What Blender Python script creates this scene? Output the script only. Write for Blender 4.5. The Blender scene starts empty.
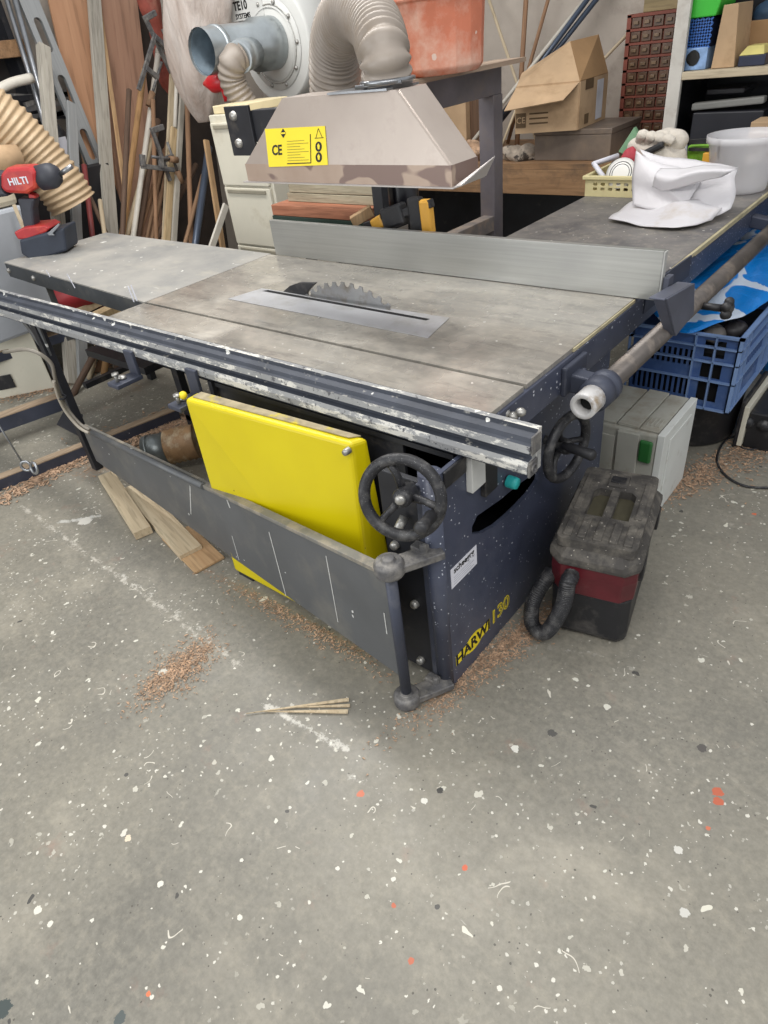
import bpy, bmesh, math, random
from mathutils import Vector, Matrix, noise
random.seed(7)
C = bpy.context.scene.collection
PI = math.pi
V = Vector
# ------------------------------------------------------------------ camera data
F = 654.7228
CAM = V((0.789, -1.007, 1.6111))
RX = V((0.772, 0.626, -0.108)).normalized()
RZ = V((-0.559, 0.588, -0.584)); RZ = (RZ - RX * RZ.dot(RX)).normalized()
RY = RZ.cross(RX)            # image down
def W(px, py, x=None, y=None, z=None):
    """a measured point of the place: the sight line through a pixel met with a plane of the room"""
    d = RX * (px - 384) + RY * (py - 512) + RZ * F
    if x is not None: t = (x - CAM.x) / d.x
    elif y is not None: t = (y - CAM.y) / d.y
    else: t = (z - CAM.z) / d.z
    return CAM + d * t
cam = bpy.data.cameras.new('camera'); camo = bpy.data.objects.new('camera', cam); C.objects.link(camo)
camo.matrix_world = Matrix(((RX.x, -RY.x, -RZ.x, CAM.x), (RX.y, -RY.y, -RZ.y, CAM.y), (RX.z, -RY.z, -RZ.z, CAM.z), (0, 0, 0, 1)))
cam.sensor_fit = 'VERTICAL'; cam.sensor_height = 36; cam.lens = F / 1024 * 36; cam.clip_end = 60; cam.clip_start = .02
bpy.context.scene.camera = camo
# ------------------------------------------------------------------ materials
def lin(c):
    return tuple(((v / 255) / 12.92 if v / 255 <= .04045 else ((v / 255 + .055) / 1.055) ** 2.4) for v in c) + (1,)
class NT:
    def __init__(s, name):
        s.m = bpy.data.materials.new(name); s.m.use_nodes = True
        s.t = s.m.node_tree; s.b = s.t.nodes['Principled BSDF']
        s.co = s.t.nodes.new('ShaderNodeTexCoord').outputs['Object']
    def link(s, a, inp):
        if isinstance(a, bpy.types.NodeSocket): s.t.links.new(a, inp)
        else: inp.default_value = a
    def math(s, op, a, b=0, c=0, clamp=False):
        n = s.t.nodes.new('ShaderNodeMath'); n.operation = op; n.use_clamp = clamp
        s.link(a, n.inputs[0]); s.link(b, n.inputs[1]); s.link(c, n.inputs[2]); return n.outputs[0]
    def scale(s, v, co=None, rot=(0, 0, 0)):
        n = s.t.nodes.new('ShaderNodeMapping'); s.link(co or s.co, n.inputs[0])
        n.inputs['Scale'].default_value = v; n.inputs['Rotation'].default_value = rot; return n.outputs[0]
    def noise(s, sc, det=3, rough=.55, co=None, dist=0):
        n = s.t.nodes.new('ShaderNodeTexNoise'); s.link(co or s.co, n.inputs['Vector'])
        n.inputs['Scale'].default_value = sc; n.inputs['Detail'].default_value = det
        n.inputs['Roughness'].default_value = rough; n.inputs['Distortion'].default_value = dist
        return n.outputs['Fac']
    def ramp(s, f, a, b):
        n = s.t.nodes.new('ShaderNodeMapRange'); s.link(f, n.inputs[0])
        n.inputs[1].default_value = a; n.inputs[2].default_value = b; return n.outputs[0]
    def mix(s, f, a, b):
        n = s.t.nodes.new('ShaderNodeMix'); n.data_type = 'RGBA'
        s.link(f, n.inputs[0]); s.link(a, n.inputs[6]); s.link(b, n.inputs[7]); return n.outputs[2]
    def speck(s, sc, size, dens, co=None, wob=.3):
        """paint drops: a cell pattern, few cells filled, sizes and outlines irregular"""
        co = co or s.co
        if wob:
            nn = s.t.nodes.new('ShaderNodeTexNoise'); s.link(co, nn.inputs['Vector']); nn.inputs['Scale'].default_value = sc * 2.2
            va = s.t.nodes.new('ShaderNodeVectorMath'); va.operation = 'MULTIPLY_ADD'
            s.link(nn.outputs['Color'], va.inputs[0]); va.inputs[1].default_value = (wob / sc,) * 3; s.link(co, va.inputs[2]); co = va.outputs[0]
        v = s.t.nodes.new('ShaderNodeTexVoronoi'); s.link(co, v.inputs['Vector']); v.inputs['Scale'].default_value = sc
        sep = s.t.nodes.new('ShaderNodeSeparateColor'); s.link(v.outputs['Color'], sep.inputs[0])
        r = s.math('MULTIPLY', sep.outputs[0], size)
        a = s.math('LESS_THAN', v.outputs['Distance'], r)
        b = s.math('LESS_THAN', sep.outputs[1], dens)
        return s.math('MULTIPLY', a, b)
    def xyz(s, co=None):
        n = s.t.nodes.new('ShaderNodeSeparateXYZ'); s.link(co or s.co, n.inputs[0]); return n.outputs
    def bump(s, h, st=.3, d=.01):
        n = s.t.nodes.new('ShaderNodeBump'); s.link(h, n.inputs['Height'])
        n.inputs['Strength'].default_value = st; n.inputs['Distance'].default_value = d
        s.t.links.new(n.outputs[0], s.b.inputs['Normal'])
    def done(s, col, rough=.5, metal=0., **k):
        s.link(col, s.b.inputs['Base Color']); s.link(rough, s.b.inputs['Roughness']); s.link(metal, s.b.inputs['Metallic'])
        for kk, v in k.items(): s.link(v, s.b.inputs[kk])
        return s.m
def pbr(name, col, rough=.55, metal=0., var=.12, vs=6, specks=(), dust=None, bump=0, bs=40, **k):
    n = NT(name); c = lin(col)
    d = tuple(x * (1 - var * 1.6) for x in c[:3]) + (1,); l = tuple(min(1, x * (1 + var * 1.6)) for x in c[:3]) + (1,)
    o = n.mix(n.ramp(n.noise(vs, 4), .3, .7), d, l)
    if dust: # (colour, scale, low, high)
        o = n.mix(n.ramp(n.noise(dust[1], 5, .65), dust[2], dust[3]), o, lin(dust[0]))
    for sc in specks: # (colour, scale, size, density)
        o = n.mix(n.speck(*sc[1:4]), o, lin(sc[0]))
    if bump: n.bump(n.noise(bs, 4), bump, .01)
    return n.done(o, rough, metal, **k)
def wood(name, c1, c2, axis=2, rough=.75, st=14, specks=(), dust=None):
    n = NT(name); sc = [st, st, st]; sc[axis] = st * .07
    co = n.scale(sc)
    g = n.noise(1.6, 6, .6, co, .6)
    o = n.mix(n.ramp(g, .3, .7), lin(c1), lin(c2))
    o = n.mix(n.math('MULTIPLY', n.ramp(n.noise(6, 3, .5, co), .52, .62), .35), o, lin(tuple(v * .7 for v in c1)))
    if dust: o = n.mix(n.ramp(n.noise(dust[1], 5, .65), dust[2], dust[3]), o, lin(dust[0]))
    for s_ in specks: o = n.mix(n.speck(*s_[1:4]), o, lin(s_[0]))
    n.bump(g, .15, .004)
    return n.done(o, rough)
# ------------------------------------------------------------------ mesh builder
class MB:
    def __init__(s): s.v = []; s.f = []; s.mi = []; s.sm = []; s.cur = 0
    def add(s, vs, fs, smooth=False, m=None):
        b = len(s.v); s.v += [V(v) for v in vs]
        for f in fs: s.f.append([b + i for i in f]); s.mi.append(s.cur if m is None else m); s.sm.append(smooth)
        return s
    def box(s, a, b, M=None, m=None):
        (x0, y0, z0), (x1, y1, z1) = a, b
        vs = [V((x, y, z)) for z in (z0, z1) for y in (y0, y1) for x in (x0, x1)]
        if M: vs = [M @ v for v in vs]
        return s.add(vs, [(0, 2, 3, 1), (4, 5, 7, 6), (0, 1, 5, 4), (2, 6, 7, 3), (0, 4, 6, 2), (1, 3, 7, 5)], m=m)
    def bar(s, p, q, w, h, up=(0, 0, 1), m=None):
        p = V(p); q = V(q); d = (q - p); L = d.length; d.normalize(); up = V(up)
        if abs(d.dot(up)) > .98: up = V((1, 0, 0))
        r = d.cross(up).normalized(); u = r.cross(d)
        M = Matrix((( r.x, d.x, u.x, p.x), (r.y, d.y, u.y, p.y), (r.z, d.z, u.z, p.z), (0, 0, 0, 1)))
        return s.box((-w / 2, 0, -h / 2), (w / 2, L, h / 2), M, m)
    def loft(s, rings, caps=True, smooth=False, closed=True, m=None):
        n = len(rings[0]); vs = [p for r in rings for p in r]; fs = []
        for i in range(len(rings) - 1):
            for j in range(n if closed else n - 1):
                k = (j + 1) % n
                fs.append((i * n + j, i * n + k, (i + 1) * n + k, (i + 1) * n + j))
        s.add(vs, fs, smooth, m)
        if caps and closed:
            b = len(s.v) - len(vs)
            for f in (list(range(n))[::-1], [(len(rings) - 1) * n + j for j in range(n)]):
                s.f.append([b + i for i in f]); s.mi.append(s.cur if m is None else m); s.sm.append(False)
        return s
    def tube(s, pts, r, n=10, caps=True, m=None, smooth=True):
        pts = [V(p) for p in pts]; rs = r if isinstance(r, (list, tuple)) else [r] * len(pts)
        rings = []; prev = None
        for i, p in enumerate(pts):
            t = (pts[min(i + 1, len(pts) - 1)] - pts[max(i - 1, 0)])
            t = t.normalized() if t.length > 1e-9 else V((0, 0, 1))
            if prev is None:
                a = V((0, 0, 1)) if abs(t.z) < .9 else V((1, 0, 0)); prev = t.cross(a).normalized()
            prev = (prev - t * prev.dot(t)).normalized(); b = t.cross(prev)
            rings.append([p + (prev * math.cos(2 * PI * k / n) + b * math.sin(2 * PI * k / n)) * rs[i] for k in range(n)])
        return s.loft(rings, caps, smooth, m=m)
    def lathe(s, prof, origin, axis=(0, 0, 1), n=24, caps=False, m=None, smooth=True):
        a = V(axis).normalized(); e = V((1, 0, 0)) if abs(a.x) < .9 else V((0, 1, 0))
        u = a.cross(e).normalized(); w = a.cross(u); o = V(origin)
        rings = [[o + a * h + (u * math.cos(2 * PI * k / n) + w * math.sin(2 * PI * k / n)) * r for k in range(n)] for r, h in prof]
        return s.loft(rings, caps, smooth, m=m)
    def prism(s, poly, d, m=None):
        a = [V(p) for p in poly]; d = V(d); return s.loft([a, [p + d for p in a]], m=m)
    def ball(s, c, r, n=10, sq=(1, 1, 1), M=None, m=None):
        rings = []
        for i in range(n + 1):
            t = PI * i / n; rr = max(math.sin(t), .001)
            ring = [V((math.cos(2 * PI * k / (n * 2)) * rr * r * sq[0], math.sin(2 * PI * k / (n * 2)) * rr * r * sq[1], math.cos(t) * r * sq[2])) for k in range(2 * n)]
            rings.append([(M @ p if M else p) + V(c) for p in ring])
        return s.loft(rings, False, True, m=m)
    def torus(s, c, axis, R, r, n=32, k=10, m=None):
        a = V(axis).normalized(); e = V((0, 0, 1)) if abs(a.z) < .9 else V((1, 0, 0)); u = a.cross(e).normalized(); w = a.cross(u); c = V(c)
        rings = []
        for i in range(n + 1):
            t = 2 * PI * i / n; d = u * math.cos(t) + w * math.sin(t)
            rings.append([c + d * (R + r * math.cos(2 * PI * j / k)) + a * r * math.sin(2 * PI * j / k) for j in range(k)])
        return s.loft(rings, False, True, m=m)
    def holes(s, outer, inner, th, M, m=None):
        """flat plate with openings, outline in 2-D, extruded"""
        cu = bpy.data.curves.new('tmp', 'CURVE'); cu.dimensions = '2D'; cu.fill_mode = 'BOTH'; cu.extrude = th / 2
        for pl in [outer] + list(inner):
            sp = cu.splines.new('POLY'); sp.points.add(len(pl) - 1); sp.use_cyclic_u = True
            for i, p in enumerate(pl): sp.points[i].co = (p[0], p[1], 0, 1)
        o = bpy.data.objects.new('tmp', cu); me = o.to_mesh()
        s.add([M @ v.co for v in me.vertices], [list(p.vertices) for p in me.polygons], m=m)
        o.to_mesh_clear(); bpy.data.objects.remove(o); bpy.data.curves.remove(cu); return s
    def text(s, body, M, size=.05, ext=.0006, m=None, bold=0):
        cu = bpy.data.curves.new('tmp', 'FONT'); cu.body = body; cu.size = size; cu.extrude = ext; cu.align_x = 'CENTER'; cu.align_y = 'CENTER'
        cu.offset = bold; cu.resolution_u = 3
        o = bpy.data.objects.new('tmp', cu); C.objects.link(o)
        me = bpy.data.meshes.new_from_object(o.evaluated_get(bpy.context.evaluated_depsgraph_get()))
        s.add([M @ v.co for v in me.vertices], [list(p.vertices) for p in me.polygons], m=m)
        bpy.data.objects.remove(o); bpy.data.curves.remove(cu); bpy.data.meshes.remove(me); return s
    def wobble(s, amp, sc, seed=0):
        for i, p in enumerate(s.v):
            q = p * sc + V((seed, seed * 1.7, 0)); s.v[i] = p + V(noise.noise_vector(q)) * amp
        return s
    def build(s, name, mats, parent=None, origin=None, bevel=0, subd=0, label=None, cat=None, group=None, kind=None, bseg=2, M=None):
        if not isinstance(mats, (list, tuple)): mats = [mats]
        me = bpy.data.meshes.new(name)
        if parent is not None: org = root_of(parent)
        elif origin is not None: org = V(origin)
        else:
            xs = [v.x for v in s.v]; ys = [v.y for v in s.v]; org = V(((min(xs) + max(xs)) / 2, (min(ys) + max(ys)) / 2, min(v.z for v in s.v)))
        if M is not None: org = V((0, 0, 0))
        me.from_pydata([v - org for v in s.v], [], s.f); me.validate()
        for mt in mats: me.materials.append(mt)
        if len(me.polygons) == len(s.f):
            me.polygons.foreach_set('material_index', s.mi); me.polygons.foreach_set('use_smooth', s.sm)
        bm = bmesh.new(); bm.from_mesh(me); bmesh.ops.recalc_face_normals(bm, faces=bm.faces); bm.to_mesh(me); bm.free()
        o = bpy.data.objects.new(name, me); C.objects.link(o)
        if parent is not None: o.parent = parent
        elif M is not None: o.matrix_world = M
        else: o.location = org
        if bevel:
            b = o.modifiers.new('bevel', 'BEVEL'); b.width = bevel; b.segments = bseg; b.limit_method = 'ANGLE'; b.angle_limit = .6
        if subd:
            b = o.modifiers.new('sub', 'SUBSURF'); b.levels = subd; b.render_levels = subd
        tag(o, label, cat, group, kind); return o
def tag(o, label=None, cat=None, group=None, kind=None):
    if label: o['label'] = label
    if cat: o['category'] = cat
    if group: o['group'] = group
    if kind: o['kind'] = kind
    return o
def root_of(o):
    p = V((0, 0, 0))
    while o is not None: p += o.location; o = o.parent
    return p
def thing(name, loc, label, cat, group=None):
    o = bpy.data.objects.new(name, None); C.objects.link(o); o.location = loc; o.empty_display_size = .1
    return tag(o, label, cat, group)
def frame(o, x, y):
    """matrix: local x along x, local y along y (made square), z the normal"""
    x = V(x).normalized(); y = V(y); y = (y - x * y.dot(x)).normalized(); z = x.cross(y); o = V(o)
    return Matrix(((x.x, y.x, z.x, o.x), (x.y, y.y, z.y, o.y), (x.z, y.z, z.z, o.z), (0, 0, 0, 1)))
def spline(pts, n=8):
    pts = [V(p) for p in pts]; out = []
    P = [pts[0] * 2 - pts[1]] + pts + [pts[-1] * 2 - pts[-2]]
    for i in range(1, len(P) - 2):
        a, b, c, d = P[i - 1:i + 3]
        for k in range(n):
            t = k / n
            out.append(.5 * ((2 * b) + (c - a) * t + (2 * a - 5 * b + 4 * c - d) * t * t + (3 * b - a - 3 * c + d) * t ** 3))
    out.append(pts[-1]); return out
def resample(pts, step):
    out = [pts[0]]; acc = 0
    for a, b in zip(pts, pts[1:]):
        L = (b - a).length; t = step - acc
        while t <= L: out.append(a + (b - a) * (t / L)); t += step
        acc = (acc + L) % step if L else acc
        acc = L - (t - step) 
    return out
def hose(mb, pts, r, pitch, depth, n=20, m=None):
    """ribbed flexible hose: the radius swells at every rib"""
    c = spline(pts, 24); L = sum((b - a).length for a, b in zip(c, c[1:]))
    ribs = max(2, int(L / pitch)); N = ribs * 6
    acc = [0]
    for a, b in zip(c, c[1:]): acc.append(acc[-1] + (b - a).length)
    P = []; R = []; j = 0
    for i in range(N + 1):
        s_ = L * i / N
        while j < len(acc) - 2 and acc[j + 1] < s_: j += 1
        t = (s_ - acc[j]) / max(acc[j + 1] - acc[j], 1e-9); P.append(c[j].lerp(c[j + 1], t))
        rr = r[0] + (r[1] - r[0]) * i / N if isinstance(r, tuple) else r
        R.append(rr - depth * (.5 - .5 * math.cos(2 * PI * i / 6)))
    mb.tube(P, R, n, True, m); return mb
def rrect(w, h, r, n=4, c=(0, 0)):
    out = []
    for cx_, cy_, a0 in ((w / 2 - r, h / 2 - r, 0), (-w / 2 + r, h / 2 - r, 90), (-w / 2 + r, -h / 2 + r, 180), (w / 2 - r, -h / 2 + r, 270)):
        for k in range(n + 1):
            a = math.radians(a0 + 90 * k / n); out.append((c[0] + cx_ + r * math.cos(a), c[1] + cy_ + r * math.sin(a)))
    return out
def disc(r, n=24, c=(0, 0), sq=1): return [(c[0] + r * math.cos(2 * PI * k / n), c[1] + r * sq * math.sin(2 * PI * k / n)) for k in range(n)]
# ------------------------------------------------------------------ materials used in several places
WS = ((225, 225, 222), 60, .16, .35)
m_navy = pbr('navy_paint', (66, 71, 88), .36, .1, .12, 5, specks=(((200, 203, 210), 55, .2, .3), ((185, 190, 200), 120, .3, .3)), dust=((92, 95, 108), 3, .48, .8))  # navy lifted slightly to carry the bluish reflections on the apron
m_navy_clean = pbr('navy_paint_plain', (57, 61, 74), .5, .1, .15, 6, dust=((105, 105, 110), 5, .55, .85), specks=(((210, 210, 210), 40, .14, .15),))
m_black = pbr('black_steel', (34, 35, 40), .5, .1, .2, 6, dust=((88, 82, 76), 9, .58, .85))
m_blackpl = pbr('black_plastic', (30, 30, 33), .5, 0, .15, 8, dust=((88, 84, 80), 14, .52, .85))
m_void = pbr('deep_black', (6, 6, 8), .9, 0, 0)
m_steel = pbr('grey_steel', (150, 152, 155), .32, .85, .12, 12)
m_bolt = pbr('bolt_steel', (165, 163, 158), .4, .7, .15, 60)
m_cast = pbr('dusty_casting', (96, 95, 96), .6, .4, .2, 30, dust=((150, 146, 140), 22, .42, .72), bump=.3, bs=60)
m_grey = pbr('grey_paint', (92, 94, 96), .5, .15, .08, 4, specks=(((215, 215, 212), 24, .2, .12),), dust=((120, 118, 112), 5, .5, .8))
def m_iron_():
    n = NT('worn_table_iron')
    co = n.scale((2.2, 7, 3), rot=(0, 0, .12))
    a = n.ramp(n.noise(1.5, 6, .62, co, .4), .3, .72)
    o = n.mix(a, lin((142, 138, 131)), lin((184, 178, 167)))
    o = n.mix(n.math('MULTIPLY', n.ramp(n.noise(2.6, 5, .6), .52, .7), .75), o, lin((212, 205, 192)))
    o = n.mix(n.math('MULTIPLY', n.ramp(n.noise(4.1, 4, .6, n.scale((1, 1.6, 1))), .56, .74), .5), o, lin((112, 110, 107)))
    o = n.mix(n.ramp(n.noise(90, 3, .7, n.scale((.08, 1, 1), rot=(0, 0, .5))), .66, .74), o, lin((205, 202, 194)))
    o = n.mix(n.speck(35, .16, .3), o, lin((225, 222, 214)))
    o = n.mix(n.math('MULTIPLY', n.ramp(n.noise(12, 6, .75, n.scale((.5, 2.2, 1), rot=(0, 0, .25))), .54, .68), .6), o, lin((118, 114, 109)))
    o = n.mix(n.math('MULTIPLY', n.ramp(n.noise(40, 6, .8), .52, .66), .45), o, lin((196, 188, 172)))
    n.bump(n.noise(60, 4), .08, .003)
    return n.done(o, n.ramp(n.noise(5, 3), .2, 1.4), .35)
m_iron = m_iron_()
def m_outfeed_():
    n = NT('worn_grey_sheet')
    o = n.mix(n.ramp(n.noise(2.4, 6, .65), .34, .68), lin((130, 130, 128)), lin((170, 166, 158)))
    o = n.mix(n.math('MULTIPLY', n.ramp(n.noise(3.2, 6, .7, n.scale((1, 2, 1))), .55, .75), .8), o, lin((178, 172, 158)))
    o = n.mix(n.ramp(n.noise(60, 3, .7, n.scale((.1, 1, 1), rot=(0, 0, .8))), .68, .76), o, lin((206, 204, 198)))
    o = n.mix(n.speck(26, .22, .35), o, lin((214, 212, 205)))
    o = n.mix(n.speck(9, .12, .3, wob=.6), o, lin((225, 224, 218)))
    n.bump(n.noise(80, 4), .12, .003)
    return n.done(o, .55, .1)
m_sheet = m_outfeed_()
def m_ext_():
    n = NT('dark_dusty_board')
    o = n.mix(n.ramp(n.noise(3.4, 6, .65), .35, .68), lin((92, 90, 91)), lin((136, 131, 125)))
    o = n.mix(n.ramp(n.noise(18, 8, .8), .50, .70), o, lin((150, 143, 132)))
    o = n.mix(n.speck(40, .22, .3), o, lin((200, 196, 186)))
    return n.done(o, .5, .05)
m_ext = m_ext_()
def m_alu_(name='brushed_aluminium', c=(168, 168, 164), ax=0, rough=.38, metal=.75):
    n = NT(name); sc = [60, 60, 60]; sc[ax] = 1
    o = n.mix(n.ramp(n.noise(2, 4, .6, n.scale(sc)), .3, .7), lin(tuple(v - 7 for v in c)), lin(tuple(v + 7 for v in c)))
    o = n.mix(n.math('MULTIPLY', n.ramp(n.noise(3, 4), .5, .75), .25), o, lin((128, 128, 130)))
    return n.done(o, rough, metal)
m_alu = m_alu_()
m_alu2 = m_alu_('matt_aluminium_strip', (158, 160, 160), 2, .5, .5)
def m_rail_():
    n = NT('paint_flaked_rail')
    o = n.mix(n.ramp(n.noise(5, 4), .3, .7), lin((128, 129, 131)), lin((158, 158, 156)))
    f = n.noise(9, 8, .78, n.scale((1, 3, 3)))
    o = n.mix(n.ramp(f, .53, .56), o, lin((208, 205, 197)))
    o = n.mix(n.ramp(n.noise(34, 5, .8), .58, .62), o, lin((84, 84, 88)))
    o = n.mix(n.speck(22, .25, .2, wob=.8), o, lin((226, 223, 214)))
    n.bump(f, .4, .003)
    return n.done(o, .6, .15)
m_rail = m_rail_()
m_groove = pbr('dark_groove', (60, 64, 73), .6, .1, .15, 8, specks=(((215, 214, 208), 26, .3, .3),), dust=((150, 148, 142), 22, .62, .68))
def m_yellow_():
    n = NT('yellow_powdercoat')
    o = n.mix(n.ramp(n.noise(3, 3), .3, .7), lin((204, 184, 2)), lin((214, 196, 6)))
    o = n.mix(n.math('MULTIPLY', n.ramp(n.noise(14, 6, .7), .66, .8), .3), o, lin((190, 165, 30)))
    o = n.mix(n.speck(30, .12, .12), o, lin((120, 100, 30)))
    return n.done(o, .38)
m_yellow = m_yellow_()
m_yel2 = pbr('yellow_print', (238, 214, 40), .5, 0, .02)
m_ink = pbr('black_print', (20, 20, 18), .6, 0, 0)
m_ink2 = pbr('faded_print', (120, 112, 40), .6, 0, 0)
m_white = pbr('white_paper', (214, 214, 222), .5, 0, .03)
m_cream = pbr('cream_edge', (176, 166, 134), .6, 0, .1, 20, dust=((120, 112, 96), 9, .5, .8))
m_oak = wood('offcut_wood', (168, 142, 104), (206, 184, 146), 2)
m_oakx = wood('bench_wood', (124, 92, 62), (156, 122, 88), 0, dust=((92, 74, 58), 5, .55, .75))
m_paint = pbr('light_grey_enamel', (196, 196, 192), .45, 0, .05, 3)
m_beige = pbr('beige_enamel', (206, 201, 184), .5, 0, .07, 2, dust=((160, 148, 124), 4, .56, .85))
m_card = pbr('cardboard', (182, 153, 120), .85, 0, .09, 4, dust=((150, 122, 90), 6, .5, .8))
m_carddk = pbr('cardboard_dull', (158, 124, 86), .85, 0, .1, 4)
m_rubber = pbr('black_rubber', (34, 34, 37), .5, 0, .15, 20, dust=((96, 94, 92), 26, .5, .8), specks=(((140, 140, 140), 420, .3, .3),))

# ------------------------------------------------------------------ the room
def floor_():
    n = NT('stained_concrete'); X = n.xyz()
    big = n.noise(1.1, 5, .6); mid = n.noise(4.5, 6, .65); fine = n.noise(60, 4, .7)
    o = n.mix(n.ramp(big, .36, .66), lin((112, 109, 100)), lin((139, 134, 121)))
    o = n.mix(n.math('MULTIPLY', n.ramp(mid, .48, .72), .6), o, lin((112, 110, 102)))
    o = n.mix(n.math('MULTIPLY', n.ramp(n.noise(2.3, 6, .7, n.scale((1, 1.4, 1), rot=(0, 0, .4))), .54, .72), .5), o, lin((176, 168, 152)))
    o = n.mix(n.math('MULTIPLY', n.ramp(fine, .35, .75), .3), o, lin((182, 176, 162)))
    o = n.mix(n.math('MULTIPLY', n.ramp(n.noise(.9, 4, .6, n.scale((1, 1, 1), rot=(0, 0, 1))), .5, .68), .55), o, lin((104, 102, 96)))
    o = n.mix(n.math('MULTIPLY', n.ramp(n.noise(26, 6, .75), .5, .72), .35), o, lin((176, 168, 150)))
    o = n.mix(n.math('MULTIPLY', n.ramp(n.noise(5.7, 5, .7), .62, .76), .4), o, lin((158, 120, 104)))
    # pale scraped streaks, each a worn band along a line on the floor
    def seg(a, b, w, thr, scl=14):
        ax, ay, bx, by = a.x, a.y, b.x, b.y; L = math.hypot(bx - ax, by - ay); ux, uy = (bx - ax) / L, (by - ay) / L
        dx = n.math('SUBTRACT', X[0], ax); dy = n.math('SUBTRACT', X[1], ay)
        t = n.math('ADD', n.math('MULTIPLY', dx, ux), n.math('MULTIPLY', dy, uy))
        d = n.math('ABSOLUTE', n.math('SUBTRACT', n.math('MULTIPLY', dx, uy), n.math('MULTIPLY', dy, ux)))
        over = n.math('MAXIMUM', n.math('SUBTRACT', t, L), n.math('MULTIPLY', t, -1))
        over = n.math('MAXIMUM', over, 0)
        dd = n.math('ADD', d, over)
        fall = n.math('SUBTRACT', 1, n.math('DIVIDE', dd, w), clamp=True)
        nn = n.noise(scl * 1.6, 8, .8)
        return n.math('MULTIPLY', n.ramp(n.math('ADD', n.math('MULTIPLY', fall, .55), n.math('MULTIPLY', nn, 1.9)), thr, thr + .16), .75)
    for (p, q, w, thr, col) in (((20, 505), (240, 665), .05, 1.42, (196, 190, 178)), ((120, 575), (215, 640), .07, 1.5, (200, 196, 186)),
                                ((60, 522), (100, 516), .035, 1.3, (205, 203, 196)), ((265, 705), (345, 748), .04, 1.34, (208, 204, 194)),
                                ((340, 770), (390, 800), .05, 1.52, (190, 186, 176)), ((0, 590), (60, 640), .06, 1.52, (188, 182, 170)),
                                ((520, 645), (600, 655), .06, 1.5, (170, 166, 158)), ((700, 490), (760, 560), .09, 1.55, (170, 164, 154))):
        o = n.mix(seg(W(*p, z=0), W(*q, z=0), w, thr), o, lin(col))
    # spilt sawdust colour (fine dust stained into the concrete)
    for (p, q, w, thr) in (((150, 690), (210, 645), .09, 1.35), ((430, 705), (560, 600), .06, 1.35), ((205, 570), (380, 660), .05, 1.45), ((0, 500), (150, 420), .16, 1.42),
                           ((90, 470), (240, 420), .3, 1.38), ((690, 490), (768, 430), .2, 1.45), ((80, 330), (140, 390), .2, 1.5)):
        o = n.mix(n.math('MULTIPLY', seg(W(*p, z=0), W(*q, z=0), w, thr - .06, 30), .75), o, lin((152, 126, 102)))
    thick = n.ramp(n.noise(1.3, 3), .42, .6)
    o = n.mix(n.math('MULTIPLY', n.speck(26, .24, .55, wob=.8), thick), o, lin((204, 200, 186)))
    o = n.mix(n.math('MULTIPLY', n.speck(70, .3, .4, wob=.6), n.ramp(n.noise(2.3, 3), .45, .6)), o, lin((208, 204, 192)))
    o = n.mix(n.speck(90, .24, .16), o, lin((92, 88, 80)))
    ln = n.math('LESS_THAN', n.math('ABSOLUTE', n.math('SUBTRACT', n.noise(7, 2, .5), .5)), .0035)
    o = n.mix(n.math('MULTIPLY', ln, n.math('GREATER_THAN', n.noise(9.3, 2), .64)), o, lin((206, 200, 186)))
    def drop(px, py, r, col, o):
        c = W(px, py, z=0); dx = n.math('SUBTRACT', X[0], c.x); dy = n.math('SUBTRACT', X[1], c.y)
        d = n.math('SQRT', n.math('ADD', n.math('MULTIPLY', dx, dx), n.math('MULTIPLY', dy, dy)))
        d = n.math('ADD', d, n.math('MULTIPLY', n.math('SUBTRACT', n.noise(55, 4, .7), .5), r * 1.9))
        return n.mix(n.math('LESS_THAN', d, r), o, lin(col))
    for px, py, r, col in ((515, 749, .011, (220, 217, 206)), (718, 792, .013, (184, 98, 72)), (718, 801, .012, (184, 98, 72)), (708, 828, .006, (196, 112, 84)), (465, 868, .007, (200, 98, 66)), (394, 906, .006, (186, 106, 80)),
                           (411, 961, .006, (186, 106, 80)), (148, 994, .006, (214, 120, 84)), (361, 794, .010, (196, 110, 80)), (440, 791, .009, (70, 68, 64)), (424, 801, .008, (218, 215, 204)), (126, 775, .006, (84, 82, 78)), (437, 907, .006, (84, 82, 78)),
                           (685, 912, .010, (196, 194, 186)), (678, 850, .010, (206, 203, 194)), (85, 521, .030, (206, 202, 192)), (163, 672, .016, (202, 198, 186)), (160, 884, .008, (216, 212, 198)), (38, 910, .009, (214, 210, 196)), (50, 924, .007, (214, 210, 196)), (240, 918, .007, (214, 210, 196)), (2, 1010, .02, (66, 74, 72)), (120, 1018, .012, (84, 90, 88)), (128, 838, .009, (216, 200, 176)), (702, 748, .012, (88, 84, 80)), (552, 733, .012, (86, 84, 80))):
        o = drop(px, py, r, col, o)
    o = n.mix(n.speck(19, .19, .42, wob=.55), o, lin((206, 203, 190)))
    o = n.mix(n.speck(48, .26, .22, wob=.5), o, lin((210, 206, 194)))
    o = n.mix(n.speck(8, .13, .30, wob=.75), o, lin((212, 208, 192)))
    o = n.mix(n.ramp(n.noise(70, 3, .7, n.scale((.12, 1, 1), rot=(0, 0, .9))), .71, .76), o, lin((198, 194, 182)))
    o = n.mix(n.speck(13, .16, .10, wob=.5), o, lin((78, 76, 72)))
    o = n.mix(n.speck(7.3, .09, .05, wob=.5), o, lin((206, 108, 74)))
    n.bump(n.math('ADD', n.math('MULTIPLY', mid, .4), n.math('MULTIPLY', fine, .2)), .25, .006)
    return n.done(o, n.ramp(mid, -.3, 1.5), 0)
m_floor = floor_()
mb = MB(); mb.box((-9, -4, -.1), (4, 5, 0)); mb.build('floor', m_floor, origin=(0, 0, 0), kind='structure')
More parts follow.
